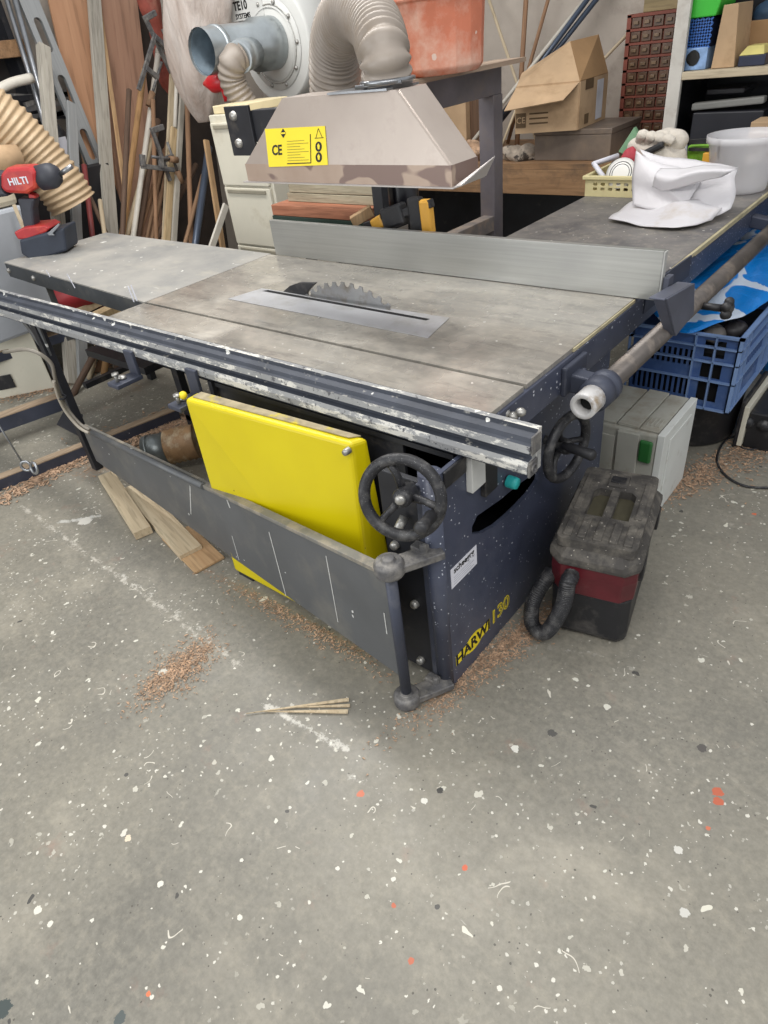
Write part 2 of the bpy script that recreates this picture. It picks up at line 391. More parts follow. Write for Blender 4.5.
def wall_():
    n = NT('old_plaster')
    o = n.mix(n.ramp(n.noise(1.6, 6, .6), .3, .7), lin((158, 148, 138)), lin((190, 180, 168)))
    o = n.mix(n.math('MULTIPLY', n.ramp(n.noise(5, 6, .7), .55, .7), .5), o, lin((138, 126, 116)))
    o = n.mix(n.speck(9, .2, .2, wob=.8), o, lin((206, 198, 188)))
    n.bump(n.noise(14, 6), .3, .01)
    return n.done(o, .9)
m_wall = wall_()
MB().box((-9, 3.95, 0), (4, 4.15, 3.4)).build('wall_back', m_wall, kind='structure')
MB().box((-4.95, -4, 0), (-4.76, 3.95, 3.4)).build('wall_left', m_wall, kind='structure')

# ------------------------------------------------------------------ the saw
saw = thing('table_saw', (-.5, .5, 0), 'large dark blue table saw with yellow cover, two black handwheels and raised blade', 'saw')
# cast top in two slabs with the mitre slot between them
mb = MB()
mb.box((-1.63, .348, .835), (.05, 1.02, .87)); mb.box((-1.63, .18, .835), (.05, .334, .87)); mb.box((-1.63, .33, .835), (.0495, .352, .845), m=1)
mb.build('table_top', [m_iron, m_void], saw)
mb = MB(); mb.box((-1.62, .2, .76), (.045, .22, .835)); mb.box((-1.62, .99, .76), (.045, 1.01, .835)); mb.box((-1.62, .22, .76), (-1.60, .99, .835))
mb.build('table_frame', m_navy_clean, saw)
mb = MB(); mb.box((.0505, .6, .858), (.055, 1.02, .868)); mb.build('edge_strip', m_cream, saw)
mb = MB(); mb.box((.04, .17, .765), (.0585, 1.55, .857)); mb.build('side_apron', m_navy, saw, bevel=.002)
# throat insert and blade
a, b, c, d = W(232, 288, z=.871), W(425, 337, z=.871), W(450, 318, z=.871), W(262, 275, z=.871)
mb = MB(); ymn, ymx = .50, .725
mb.prism([W(228, 299, z=.871), W(428, 338, z=.871), W(449.5, 318, z=.871), W(262, 288.5, z=.871)], (0, 0, .0012))
mb.prism([W(262, 291, z=.8723), W(426, 320.5, z=.8723), W(430, 319, z=.8723), W(268, 290, z=.8723)], (0, 0, .0004), m=1)
mb.build('blade_insert', [pbr('bright_insert', (186, 186, 188), .42, .45, .05, 7, dust=((160, 158, 152), 9, .5, .8)), m_void], saw)
m_blade = pbr('blade_steel', (150, 150, 150), .3, .7, .1, 9, dust=((120, 112, 100), 20, .5, .8))
Rb = .36; bc = V((-.815, .642, .87 + .072 - Rb)); T = 54; pl = []
for i in range(T):
    a0 = 2 * PI * i / T; s_ = 2 * PI / T
    for t_, r_ in ((0, .99), (.05, 1.008), (.38, 1.004), (.44, .968), (.62, .958), (.85, .97)):
        an = -(a0 + s_ * t_); pl.append((Rb * r_ * math.cos(an), Rb * r_ * math.sin(an)))
mb = MB(); mb.holes(pl, [disc(.015, 16)], .004, frame(bc, (1, 0, 0), (0, 0, 1))); mb.build('saw_blade', m_blade, saw)
mb = MB(); mb.prism([W(*q_, y=.66) for q_ in ((283, 296), (286, 290), (292, 285), (302, 281.5), (318, 282), (313, 287), (309, 292), (309, 302), (283, 302))], (0, -.014, 0)); mb.build('riving_knife', m_blackpl, saw, bevel=.002)
# side panel with the curved tilt slot (real opening)
def yz(px, py): p = W(px, py, x=0); return (p.y, p.z)
slot = [yz(*q) for q in ((472, 534), (472, 527), (477, 516), (487, 509), (500, 500), (512, 490), (522, 482), (534, 474), (539, 472), (538, 480), (530, 492), (521, 502), (509, 514), (495, 526), (482, 533))]
out = [(.03, .0), (1.0, .0), (1.0, .765), (.2, .765), (.03, .70)]
mb = MB(); mb.holes([(.03, 0), (1.0, 0), (1.0, .765), (.03, .765)], [slot], .012, frame((-.006, 0, 0), (0, 1, 0), (0, 0, 1)))
mb.tube([(-.03, .03, 0), (-.03, .03, .762)], .03, 16)
mb.build('side_panel', m_navy, saw)
mb = MB(); mb.box((-1.0, .02, .03), (-.05, .99, .08)); mb.box((-1.0, .97, .03), (-.03, .99, .76)); mb.box((-1.0, .12, .03), (-.98, .99, .76)); mb.box((-1.0, .14, .03), (-.2, .15, .76))
mb.box((-1.0, .13, .74), (-.03, .2, .755))
mb.build('cabinet', m_black, saw)
mb = MB(); mb.box((-.185, .012, .03), (-.055, .03, .735)); mb.build('front_plate', m_black, saw, bevel=.003)
mb = MB(); mb.box((-.058, .002, .02), (-.028, .022, .735)); mb.build('corner_strip', m_navy_clean, saw, bevel=.004)
for q in ((415, 604), (421, 660), (395, 545)):
    p = W(*q, y=.008); mb = MB(); mb.lathe([(.0, -.012), (.010, -.012), (.013, -.004), (.013, .006)], p, (0, 1, 0), 12); mb.build('bolt', m_bolt, saw)
# chip box, yellow
TL, TR = W(184, 399, y=.0), W(366, 438, y=.035)
BL, BR = W(230, 573, y=-.03), W(392, 660, y=-.03)
x0, x1 = -.995, -.29
mb = MB()
f_ = [V((x0, .0, .022)), V((x1, .0, .022)), V((x1, .035, .765)), V((TL.x, .0, TL.z))]
b_ = [V((x0, .12, .022)), V((x1 + .03, .12, .022)), V((x1 + .02, .085, .762)), V((TL.x, .06, .757))]
mb.loft([f_, b_]); yc0 = mb.build('yellow_cover', m_yellow, saw, bevel=.012, bseg=3, label='yellow powder coated cover')
t_ = [f_[3] + V((.02, .02, .0012)), f_[2] + V((-.02, .02, .0012)), b_[2] + V((-.02, -.005, .0012)), b_[3] + V((.02, -.005, .0012))]
mb = MB(); mb.prism(t_, (0, 0, .003)); mb.build('sawdust_layer', pbr('sawdust_layer', (158, 146, 118), .95, 0, .15, 30, dust=((196, 178, 50), 14, .55, .65)), yc0, label='sawdust lying along the top of the cover')
for fx in (x0 + .01, x1 - .1): MB().box((fx, .01, 0), (fx + .08, .1, .021)).build('cover_foot', m_black, saw)
for q in ((346, 452), (233, 578)):
    p = W(*q, y=-.001 if q[1] > 500 else .022); mb = MB(); mb.lathe([(.0, -.008), (.008, -.008), (.010, 0), (.010, .012)], p, (0, 1, 0), 12); mb.build('screw', m_bolt, saw)
# handwheels
def handwheel(c, ax, R, grip_dir, gl, gf=.86):
    ax = V(ax).normalized(); c = V(c)
    mb = MB(); mb.torus(c, ax, R, .0145, 40, 12)
    e = V((0, 0, 1)); u = (e - ax * e.dot(ax)).normalized(); w = ax.cross(u)
    for a in (20, 140, 260):
        d = u * math.cos(math.radians(a)) + w * math.sin(math.radians(a))
        mb.tube([c - ax * .02 + d * .018, c - ax * .018 + d * R * .55, c + d * R], [.011, .009, .010], 8)
    mb.lathe([(.0, .012), (.02, .012), (.024, .0), (.024, -.05), (.0, -.05)], c, ax, 18)
    mb.tube([c - ax * .04, c - ax * .12], .014, 10)
    o = mb.build('handwheel', m_rubber, saw)
    g = u * grip_dir[0] + w * grip_dir[1]; g = g.normalized(); p = c + g * R * gf
    mb = MB(); mb.lathe([(.0, 0), (.010, 0), (.011, .015), (.0155, .022), (.014, gl * .6), (.017, gl), (.012, gl + .008), (.0, gl + .008)], p, ax, 14)
    mb.build('grip', m_blackpl, o)
    mb = MB(); mb.lathe([(.0, .006), (.011, .006), (.013, 0), (.013, -.01)], c + ax * .014, ax, 14); mb.build('hub_cap', m_bolt, o)
    return o
handwheel(W(402, 498, y=-.07), (.34, -.92, .28), .094, (-.30, -.80), .10)
handwheel(W(567, 447, x=.075), (1, -.12, 0), .098, (.6, .8), .095, .3)
# switch box under the rail end
a, b = W(446, 490, x=.008), W(467, 470, x=.008)
mb = MB(); mb.box((.0, a.y, a.z), (.008, b.y, .765)); o = mb.build('switch_box', m_blackpl, saw, bevel=.003)
mb = MB(); a, b = W(473, 494, x=.02), W(486, 480, x=.02); mb.box((.0, a.y, a.z), (.02, b.y, .76)); mb.build('switch_plate', m_paint, o, bevel=.002)
mb = MB(); a2, b2 = W(487, 497, x=.016), W(498, 488, x=.016); mb.box((.0, b.y + .004, a2.z), (.016, b2.y, .76)); mb.build('switch_side', m_blackpl, o, bevel=.002)
mb = MB(); mb.lathe([(.0, .03), (.016, .03), (.018, .02), (.018, 0)], W(508, 481, x=.005), (1, 0, 0), 18); mb.build('start_button', pbr('teal_button', (40, 160, 158), .4), o)
# decals
Y0, Z0 = (0, 1, 0), (0, 0, 1)
def side(y, z, off=.0012): return V((off, y, z))
q = [W(*k, x=.0012) for k in ((451, 571), (452, 591), (477, 562), (476, 544))]
mb = MB(); ylo, yhi, zlo, zhi = q[1].y, q[2].y, (q[1].z + q[2].z) / 2, (q[0].z + q[3].z) / 2
mb.box((.0004, ylo, zlo), (.0012, yhi, zhi)); 
mb.text('scheegrg', frame(side((ylo + yhi) / 2, zhi - .014, .0016), Y0, Z0), .028, .0003, m=1, bold=.0006)
for k in range(4): mb.box((.0012, ylo + .012, zlo + .008 + .008 * k), (.0014, yhi - (.03 if k % 2 else .015), zlo + .0105 + .008 * k), m=2)
mb.build('white_label', [m_white, m_ink, pbr('grey_print', (170, 172, 180), .6)], saw)
p0, p1 = W(457, 662, x=0), W(503, 606, x=0)
yc = W(470, 645, x=0)
ty = V((0, p1.y - p0.y, 0)); mb = MB()
c_ = W(474, 641, x=0); ell = [(c_.y + .052 * math.cos(t), c_.z - .0 + .034 * math.sin(t)) for t in [2 * PI * k / 32 for k in range(32)]]
mb.prism([V((.0004, a, b)) for a, b in ell], (.0006, 0, 0))
l_, r_ = W(458, 655, x=0), W(484, 628, x=0)
zc = c_.z
mb.box((.0004, c_.y - .098, zc - .020), (.0011, c_.y + .090, zc + .020))
mb.text('HARWI', frame(V((.0016, c_.y - .005, zc)), Y0, Z0), .058, .0003, m=1, bold=.0016)
mb.text('130', frame(V((.0012, c_.y + .152, zc + .006)), Y0, Z0), .076, .0003, m=0, bold=.002)
mb.text('130', frame(V((.0017, c_.y + .152, zc + .006)), Y0, Z0), .076, .0003, m=2, bold=-.0022)
mb.build('maker_mark', [m_yel2, m_ink, m_navy_clean], saw)
# sliding rail: a long extrusion with two dark grooves
rail_prof = [(.175, .765), (.175, .872), (.158, .872), (.157, .862), (.138, .856), (.134, .845), (.122, .845), (.118, .828), (.132, .826), (.132, .810), (.116, .808), (.110, .796), (.110, .778), (.124, .776), (.124, .765)]
XL, XR = -3.6, .185
mb = MB(); L0 = [V((XL, y, z)) for y, z in rail_prof]; L1 = [V((XR, y, z)) for y, z in rail_prof]; n_ = len(rail_prof)
for j in range(n_):
    k = (j + 1) % n_
    mb.add([L0[j], L0[k], L1[k], L1[j]], [(0, 1, 2, 3)], m=1 if j in (2, 3, 4, 5, 7, 8, 9, 12, 13) else 0)
mb.add(L1, [list(range(n_))], m=0); mb.add(L0, [list(range(n_))[::-1]], m=0)
rail = mb.build('slide_rail', [m_rail, m_groove], saw, label='long grey slide rail with flaking white paint')
mb = MB(); mb.box((XR, .112, .768), (XR + .006, .150, .806)); mb.box((XR, .125, .82), (XR + .005, .165, .868)); mb.torus((XR + .007, .131, .787), (1, 0, 0), .01, .003, 16, 6); mb.build('end_cap', m_cast, rail, bevel=.002)
mb = MB(); 
for x_ in (-1.5, -.8, -.1): mb.box((x_ - .04, .15, .77), (x_ + .04, .21, .82))
mb.build('rail_bracket', m_black, saw)
# rail clamps hanging in front
def clamp(px, py, px2, py2):
    p = W(px, py, y=.085); mb = MB()
    mb.box((p.x - .028, .095, .70), (p.x + .028, .108, .80)); mb.box((p.x - .035, .0, .694), (p.x + .035, .108, .71))
    o = mb.build('rail_clamp', m_navy_clean, rail, bevel=.003)
    mb = MB(); mb.tube([(p.x, .025, .71), (p.x, .025, .74)], .007, 8); mb.lathe([(0, 0), (.014, 0), (.014, .008), (0, .008)], (p.x, .025, .735), (0, 0, 1), 6)
    mb.ball((p.x - .01, .05, .715), .016, 6, (1.3, 1, .5)); mb.build('clamp_bolt', m_bolt, o)
    if px > 150: MB().ball((p.x + .012, .04, .735), .014, 6).build('yellow_cap', m_yel2, o)
clamp(130, 370, 0, 0); clamp(192, 390, 0, 0)
# round guide bar, its holders and collar
gx, gz, gr = .155, .782, .030
mb = MB(); mb.tube([(gx, .50, gz), (gx, 3.2, gz)], gr, 24); bar_ = mb.build('guide_bar', pbr('worn_tube', (98, 92, 88), .4, .5, .18, 7, dust=((150, 138, 126), 10, .5, .8)), saw)
mb = MB(); mb.lathe([(.030, 0), (.044, .004), (.046, .045), (.041, .05), (.041, .058), (.046, .062), (.046, .085), (.03, .09)], (gx, .515, gz), (0, 1, 0), 24); mb.build('collar', m_navy_clean, bar_)
mb = MB(); mb.lathe([(.023, .05), (.023, .001), (.024, 0), (.035, 0), (.036, .001), (.036, .06), (.03, .065)], (gx, .455, gz), (0, 1, 0), 24); mb.lathe([(.0, .03), (.02, .03)], (gx, .455, gz), (0, 1, 0), 24, m=1)
mb.build('end_sleeve', [pbr('white_sleeve', (196, 194, 192), .4, .1, .08, 30, dust=((140, 120, 90), 24, .5, .7)), m_void], bar_)
mb = MB(); mb.bar((.05, .575, .79), (gx - .02, .575, .785), .05, .055); mb.box((.058, .52, .76), (.075, .65, .845)); mb.tube([(.07, .61, .80), (.09, .61, .80)], .014, 8); mb.build('bar_holder', m_navy_clean, saw, bevel=.006)
mb = MB(); mb.bar((.05, 2.3, .80), (gx, 2.3, gz), .05, .05); mb.build('bar_holder', m_navy_clean, saw, bevel=.006)
# swing arm
AR = V((-.085, -.105, 0)); AL = W(96, 460, z=.07); AL = V((AL.x, AL.y, 0))
mb = MB(); T_ = [V((AR.x, AR.y, .115)), V((AR.x, AR.y, .505)), V((AL.x, AL.y, W(91, 432, y=AL.y).z)), V((AL.x, AL.y, .065))]
mb.prism(T_, (.002, .016, 0))
an = (AR - AL).cross(V((0, 0, 1))).normalized(); an = an if an.y < 0 else -an
def Wp(px, py, P, n):
    d = RX * (px - 384) + RY * (py - 512) + RZ * F; P = V(P); n = V(n)
    return CAM + d * ((P - CAM).dot(n) / d.dot(n))
for p_, q_, w_ in (((190, 486), (191, 514), .006), ((227, 500), (230, 508), .008), ((232, 536), (239, 560), .004), ((269, 532), (286, 596), .005), ((326, 556), (338, 622), .004), ((384, 613), (387, 634), .004)):
    mb.bar(Wp(*p_, AR + an * .001, an), Wp(*q_, AR + an * .001, an), w_, .0006, an, m=1)
arm = mb.build('swing_arm', [m_grey, pbr('scratch_mark', (186, 186, 182), .6, 0, .1, 60)], saw, label='long grey sheet metal swing arm')
mb = MB()
A_, B_ = V((AR.x, AR.y + .008, .512)), V((AL.x, AL.y + .008, W(91, 432, y=AL.y).z + .006)); mb.bar(A_, B_, .03, .014)
mid = B_.lerp(A_, .56); 
mb.build('arm_flange', pbr('dusty_flange', (118, 116, 110), .6, .1, .1, 8, dust=((172, 160, 140), 10, .45, .7)), arm, bevel=.002)
mb = MB(); mb.tube([mid + V((0, -.012, .002)), B_ + V((0, -.012, .002))], .013, 10); mb.build('arm_roll', m_grey, arm)
mb = MB(); mb.tube([(AR.x + .01, AR.y, .03), (AR.x + .01, AR.y, .56)], .016, 14); mb.build('hinge_pin', m_navy_clean, arm)
for z in (.545, .035):
    c = V((AR.x + .01, AR.y, z)); mb = MB()
    mb.lathe([(.0, .028), (.016, .028), (.018, .018), (.034, .018), (.040, .008), (.040, -.018), (.034, -.026), (.0, -.026)], c, (0, 0, 1), 20)
    mb.bar(c + V((0, 0, -.006)), V((c.x + .07, .02, z - .006)), .055, .022); mb.box((c.x + .01, -.03, z - .005), (c.x + .05, .0, z + .018)); mb.lathe([(0, .03), (.01, .03), (.012, 0)], V((c.x + .045, -.02, z)), (0, 0, 1), 6)
    mb.build('hinge_bracket', m_cast, saw, bevel=.003)
mb = MB(); mb.tube([(-.10, .0, .62), (-.10, -.03, .60)], .012, 8); mb.build('bolt', m_bolt, saw)
# rear corner bracket seen at the table's near corner
p = W(512, 416, z=.83); mb = MB()
for k in range(4): mb.ball(p + V((-.03 + .016 * k, .01 * k - .02, .01 * (k % 2))), .014, 5, (1, 1, .8))
mb.build('adjusting_nut', m_bolt, saw)
# suction stub on the left of the cabinet
mb = MB(); a, b = W(146, 452, z=.13), W(200, 440, z=.15)
d = (b - a).normalized(); mb.tube([a, a.lerp(b, .42)], .075, 22, True); mb.tube([a.lerp(b, .06), a.lerp(b, .10)], .079, 22)
duct = mb.build('dust_port', pbr('galvanised', (128, 134, 134), .4, .6, .15, 14), saw)
mb = MB(); pts = [a.lerp(b, .40 + .1 * k / 2) for k in range(12)]; mb.tube(pts, [.080 + .007 * (k % 2) for k in range(12)], 22); mb.build('tape_wrap', pbr('brown_tape', (150, 118, 84), .6, 0, .2, 16, dust=((196, 180, 150), 12, .5, .7)), duct)
# rip fence
mb = MB(); fy = 1.02
fp = [(0, 0), (.022, 0), (.022, .03), (.012, .034), (.012, .05), (.022, .054), (.022, .095), (.012, .10), (.012, .118), (.022, .122), (.022, .146), (0, .146)]
mb.prism([V((-1.59, fy + a, .8715 + b)) for a, b in fp], (1.712, 0, 0))
fen = mb.build('rip_fence', m_alu, origin=(-.7, fy, .87), bevel=.0015); tag(fen, 'long brushed aluminium rip fence standing across the saw table', 'fence')
mb = MB(); mb.box((.122, fy + .002, .874), (.126, fy + .024, 1.015)); mb.build('fence_end', pbr('pale_alu', (190, 190, 186), .5, .3, .1, 30), fen)
mb = MB(); hx = gx
px4 = [W(665, 299, x=.195), W(693, 283, x=.195), W(692, 314, x=.195), W(674, 336, x=.195)]
mb.prism(px4, (.006, 0, 0)); c0, c3 = px4[0], px4[3]
mb.prism([V((.160, c0.y, c0.z)), c0, c3, V((.168, c3.y, c3.z))], (0, .006, 0))
mb.prism([V((.150, c0.y, c0.z)), c0, px4[1], V((.150, px4[1].y, px4[1].z))], (0, 0, -.006))
mb.box((.127, 1.03, .885), (.145, 1.07, .94))
mb.build('fence_carriage', pbr('carriage_paint', (84, 87, 100), .45, .15, .12, 8, specks=(((190, 190, 194), 50, .2, .25),)), fen, bevel=.002)
mb = MB(); c = V((hx + .045, 1.29, .775)); mb.tube([c - V((.03, 0, 0)), c + V((.05, 0, 0))], .012, 10)
for k in range(5): t = 2 * PI * k / 5; mb.ball(c + V((.06, .022 * math.cos(t), .022 * math.sin(t))), .016, 6)
mb.ball(c + V((.06, 0, 0)), .02, 6); mb.build('clamp_knob', m_blackpl, fen)

# right extension table
ext = thing('extension_table', (-.35, 2.1, 0), 'dark dusty extension table to the right behind the saw, holding the basket and white bag', 'table')
mb = MB(); mb.box((-.72, 1.022, .845), (.045, 3.02, .87)); mb.build('table_top', m_ext, ext, bevel=.002)
mb = MB(); mb.box((.0455, 1.34, .852), (.056, 3.02, .869)); mb.build('edge_strip', m_cream, ext)
mb = MB(); mb.box((.04, 1.552, .76), (.056, 3.02, .851)); mb.box((-.71, 1.05, .76), (-.69, 3.02, .845)); mb.box((-.69, 3.0, .76), (.04, 3.02, .845)); mb.build('apron', m_navy, ext, bevel=.002)
mb = MB(); mb.prism([V((.0565, 1.09, .88)), V((.0565, 1.09, .80)), V((.0565, 1.5, .80)), V((.0565, 1.5, .872)), V((.0565, 1.32, .878))], (.006, 0, 0)); mb.build('joint_plate', m_navy_clean, ext)
for x_, y_ in ((-.66, 2.9), (-.01, 2.95), (-.66, 1.2)):
    mb = MB(); mb.box((x_ - .025, y_ - .025, 0), (x_ + .025, y_ + .025, .845)); mb.build('leg', m_black, ext)
# left outfeed table
A, B, Cc, D = W(5, 263, z=.87), W(146, 303, z=.87), W(262, 256, z=.87), W(105, 232, z=.87)
A = V((-3.09, .445, .87)); B = V((-1.634, .345, .87)); Cc = V((-1.634, 1.03, .87)); D = V((-3.07, 1.05, .87))
ot = thing('outfeed_table', (-2.36, .7, 0), 'scuffed grey sheet topped side table left of the saw, carrying the cordless drill', 'table')
mb = MB(); mb.prism([A, B, Cc, D], (0, 0, -.006)); mb.build('table_top', m_sheet, ot)
mb = MB(); dn = V((0, 0, -.075)); o1 = V((0, 0, -.007))
for p, q in ((A, B), (B, Cc), (Cc, D), (D, A)):
    n_ = (q - p).cross(V((0, 0, 1))).normalized() * -.012
    mb.prism([p + o1, q + o1, q + dn, p + dn], n_)
for p_, q_ in (((46, 270), (50, 277)), ((67, 274), (75, 288)), ((128, 286), (134, 302)), ((131, 285), (137, 301))):
    mb.bar(W(*p_, y=.44 - .00075 * p_[0] - .012), W(*q_, y=.44 - .00075 * p_[0] - .012), .008, .001, (0, 1, 0), m=1)
mb.build('apron', [pbr('dark_apron', (72, 76, 80), .5, .2, .1, 8, specks=(((206, 206, 200), 20, .28, .14),), dust=((110, 108, 102), 6, .5, .8)), m_white], ot)
for u in (.02, .24):
    p = A.lerp(B, u) + V((0, -.004, -.04)); mb = MB(); mb.lathe([(0, -.008), (.011, -.006), (.013, 0), (.013, .006)], p, (0, 1, 0), 10); mb.build('bolt', m_bolt, ot)
for (x_, y_, m_) in ((-2.98, .98, m_black), (-2.03, .62, m_black), (-1.75, .95, m_black)):
    mb = MB(); mb.box((x_ - .025, y_ - .02, 0), (x_ + .025, y_ + .02, .862)); mb.build('leg', m_, ot, bevel=.002)
mb = MB(); mb.bar(V((-2.70, .455, .83)), V((-2.70, .455, .50)), .03, .006); mb.build('stay', m_grey, ot)
mb = MB(); mb.box((-2.05, .60, .12), (-2.01, 1.0, .15)); mb.box((-3.0, .55, .12), (-2.96, 1.0, .15)); mb.box((-3.0, .97, .12), (-1.75, 1.0, .15)); mb.build('stretcher', m_black, ot)
def Wp(px, py, P, n):
    d = RX * (px - 384) + RY * (py - 512) + RZ * F; P = V(P); n = V(n)
    return CAM + d * ((P - CAM).dot(n) / d.dot(n))
# ------------------------------------------------------------------ outrigger legs and floor frame (left)
LG = W(98, 468, z=0); LG = V((LG.x, LG.y, 0))
ofr = thing('outrigger_frame', LG, 'dark welded steel floor frame and leg at the far left end of the swing arm', 'frame')
mb = MB(); mb.box((LG.x - .022, LG.y - .02, 0), (LG.x + .022, LG.y + .02, .76)); mb.build('leg', m_black, ofr, bevel=.002)
mb = MB(); tp = V((LG.x, LG.y, .58)); mb.bar(tp, V((LG.x - .10, LG.y - .01, .765)), .03, .008, (0, 1, 0)); mb.bar(tp, V((LG.x + .04, LG.y - .01, .765)), .03, .008, (0, 1, 0)); mb.build('fork', m_grey, ofr)
def fbar(p, q, zt, w, h, mt=None):
    a, b = W(*p, z=zt), W(*q, z=zt); mb = MB(); a.z = b.z = zt - h / 2
    mb.bar(a, b, w, h - .004); mb.bar(a + V((0, 0, h / 2)), b + V((0, 0, h / 2)), w, .006, m=1)
    mb.build('crossbar', [m_navy_clean, m_dustwood], ofr)
m_dustwood = wood('dusty_bar_top', (138, 118, 96), (168, 148, 124), 1)
fbar((-60, 500), (176, 408), .06, .055, .06)
fbar((-60, 436), (62, 394), .16, .08, .08)
fbar((-70, 372), (120, 312), .30, .09, .06)
mb = MB(); mb.box((LG.x - .26, LG.y + .05, .10), (LG.x - .22, LG.y + .09, .14))
p = W(70, 418, z=.1); mb = MB(); mb.prism([W(57, 425, z=.1), W(80, 437, z=.09), W(83, 415, z=.14), W(66, 408, z=.14)], (0, 0, .004)); mb.build('foot_plate', m_black, ofr)
# cable tied along the leg
pts = [W(4, 352, y=.0), W(30, 350, y=.02), W(50, 362, y=.06), W(55, 378, y=.06), W(60, 395, y=.07), W(68, 410, y=.08), W(80, 424, y=.09), W(90, 430, y=.1)]
mb = MB(); mb.tube(spline(pts, 6), .008, 8); o = mb.build('cable', pbr('grey_cable', (128, 122, 112), .5)); tag(o, 'grey cable bundle running down the steel leg at the left', 'cable')
pts2 = [p + V((.012, -.015, -.006)) for p in pts[3:]]; mb = MB(); mb.tube(spline(pts2, 6), .007, 8); mb.build('cable_strand', pbr('pale_cable', (160, 152, 138), .5), o)
mb = MB(); mb.torus(W(62, 397, y=.07), (.3, 0, 1), .016, .005, 12, 6); mb.build('cable_tie', m_black, o)
# hook and wire
a, b = W(-20, 395, y=-.2), W(22, 462, y=-.2)
hk = thing('hanging_hook', (b.x, b.y, b.z - .05), 'shiny steel hook on a thin wire at the left edge', 'hook')
mb = MB(); mb.tube([a, b], .004, 6); mb.build('wire', m_steel, hk)
mb = MB(); mb.torus(W(26, 466, y=-.2), (.6, -.8, .1), .022, .006, 20, 8); mb.torus(W(34, 468, y=-.2), (.1, -1, .3), .024, .006, 20, 8); mb.build('ring', m_steel, hk)
# ------------------------------------------------------------------ offcuts on the floor
def plank(px4, zt, th, name, label, mt, group=None, cat='plank'):
    c = [W(*q, z=zt) for q in px4]; cen = sum(c, V((0, 0, 0))) / 4; d = (c[2] - c[1] + c[3] - c[0]).normalized(); L = ((c[2] - c[1]).length + (c[3] - c[0]).length) / 2
    w_ = ((c[1] - c[0]).length + (c[2] - c[3]).length) / 2; r = V((d.y, -d.x, 0)); 
    Mx = Matrix(((r.x, 0, d.x, cen.x), (r.y, 0, d.y, cen.y), (0, 1, 0, zt - th / 2), (0, 0, 0, 1)))
    if Mx.determinant() < 0: Mx = Mx @ Matrix.Scale(-1, 4, (1, 0, 0))
    mb = MB(); mb.box((-w_ / 2, -th / 2, -L / 2), (w_ / 2, th / 2, L / 2)); o = mb.build(name, mt, M=Mx, bevel=.0015); tag(o, label, cat, group); return o
m_off1 = wood('dusty_offcut', (176, 156, 126), (206, 190, 160), 2)
m_off2 = wood('warm_offcut', (164, 128, 90), (196, 164, 124), 2)
plank(((98, 475), (113, 471), (151, 526), (133, 533)), .040, .038, 'wood_offcut', 'thick pale wood offcut on the floor, leftmost of the three', m_off1)
plank(((122, 484), (140, 486), (201, 546), (180, 555)), .030, .028, 'wood_offcut', 'long pale wood strip on the floor, middle of the three offcuts', m_off1)
plank(((160, 535), (192, 528), (224, 557), (195, 572)), .012, .010, 'wood_offcut', 'thin wide brown board on the floor nearest the yellow cover', m_off2)
for i, (p, q, w_) in enumerate((((246, 714), (349, 700), .012), ((262, 712), (348, 712), .014), ((290, 708), (350, 706), .010))):
    a, b = W(*p, z=.004), W(*q, z=.004); mb = MB(); s_ = (b - a).cross(V((0, 0, 1))).normalized() * w_ / 2
    mb.prism([a, b - s_, b + s_], (0, 0, .004)); o = mb.build('wood_sliver', m_off1)
    tag(o, ('longest thin wood sliver on the open floor, tip furthest left', 'front wood sliver on the open floor below the others', 'short wood sliver on the open floor under the longest')[i], 'sliver')
# sawdust drifts made of many small chips
def chips(name, label, areas, n, mt, sz=(.004, .011)):
    rnd = random.Random(hash(label) % 1000 if False else len(label)); mb = MB()
    for (p, q, w_, share) in areas:
        a, b = W(*p, z=0), W(*q, z=0); s_ = (b - a).cross(V((0, 0, 1))).normalized()
        for k in range(int(n * share)):
            c = a.lerp(b, rnd.gauss(.5, .32)) + s_ * rnd.gauss(0, w_ * .6); r = rnd.uniform(*sz); t = rnd.random() * 6.3
            if -.98 < c.x < -.03 and c.y > -.02 and c.y < 1: continue
            z = .0015 + rnd.random() * .003; u = V((math.cos(t), math.sin(t), rnd.uniform(-.3, .3))) * r; v = V((-math.sin(t), math.cos(t), 0)) * r * .45
            c.z = z + abs(u.z); mb.prism([c - u - v, c + u - v, c + u + v], (0, 0, .001))
    return tag(mb.build(name, mt, origin=(0, 0, 0)), label, 'sawdust', None, 'stuff')
m_chip = pbr('sawdust_chip', (176, 146, 120), .9, 0, .3, 60)
chips('sawdust', 'pinkish brown sawdust and chips along the foot of the saw', [((430, 706), (560, 606), .05, .5), ((150, 696), (208, 645), .07, .3), ((240, 590), (380, 668), .04, .2)], 4200, m_chip, (.002, .006))
chips('sawdust', 'brown wood chips drifted under the swing arm and floor frame at left', [((0, 500), (130, 430), .07, .25), ((100, 450), (235, 408), .16, .45), ((75, 372), (190, 345), .1, .2), ((0, 398), (60, 385), .08, .1)], 4600, m_chip, (.006, .016))
chips('sawdust', 'sawdust swept round the black tub and grey tool case at right', [((655, 500), (730, 455), .07, .6), ((740, 470), (768, 420), .08, .4)], 1500, m_chip, (.003, .009))
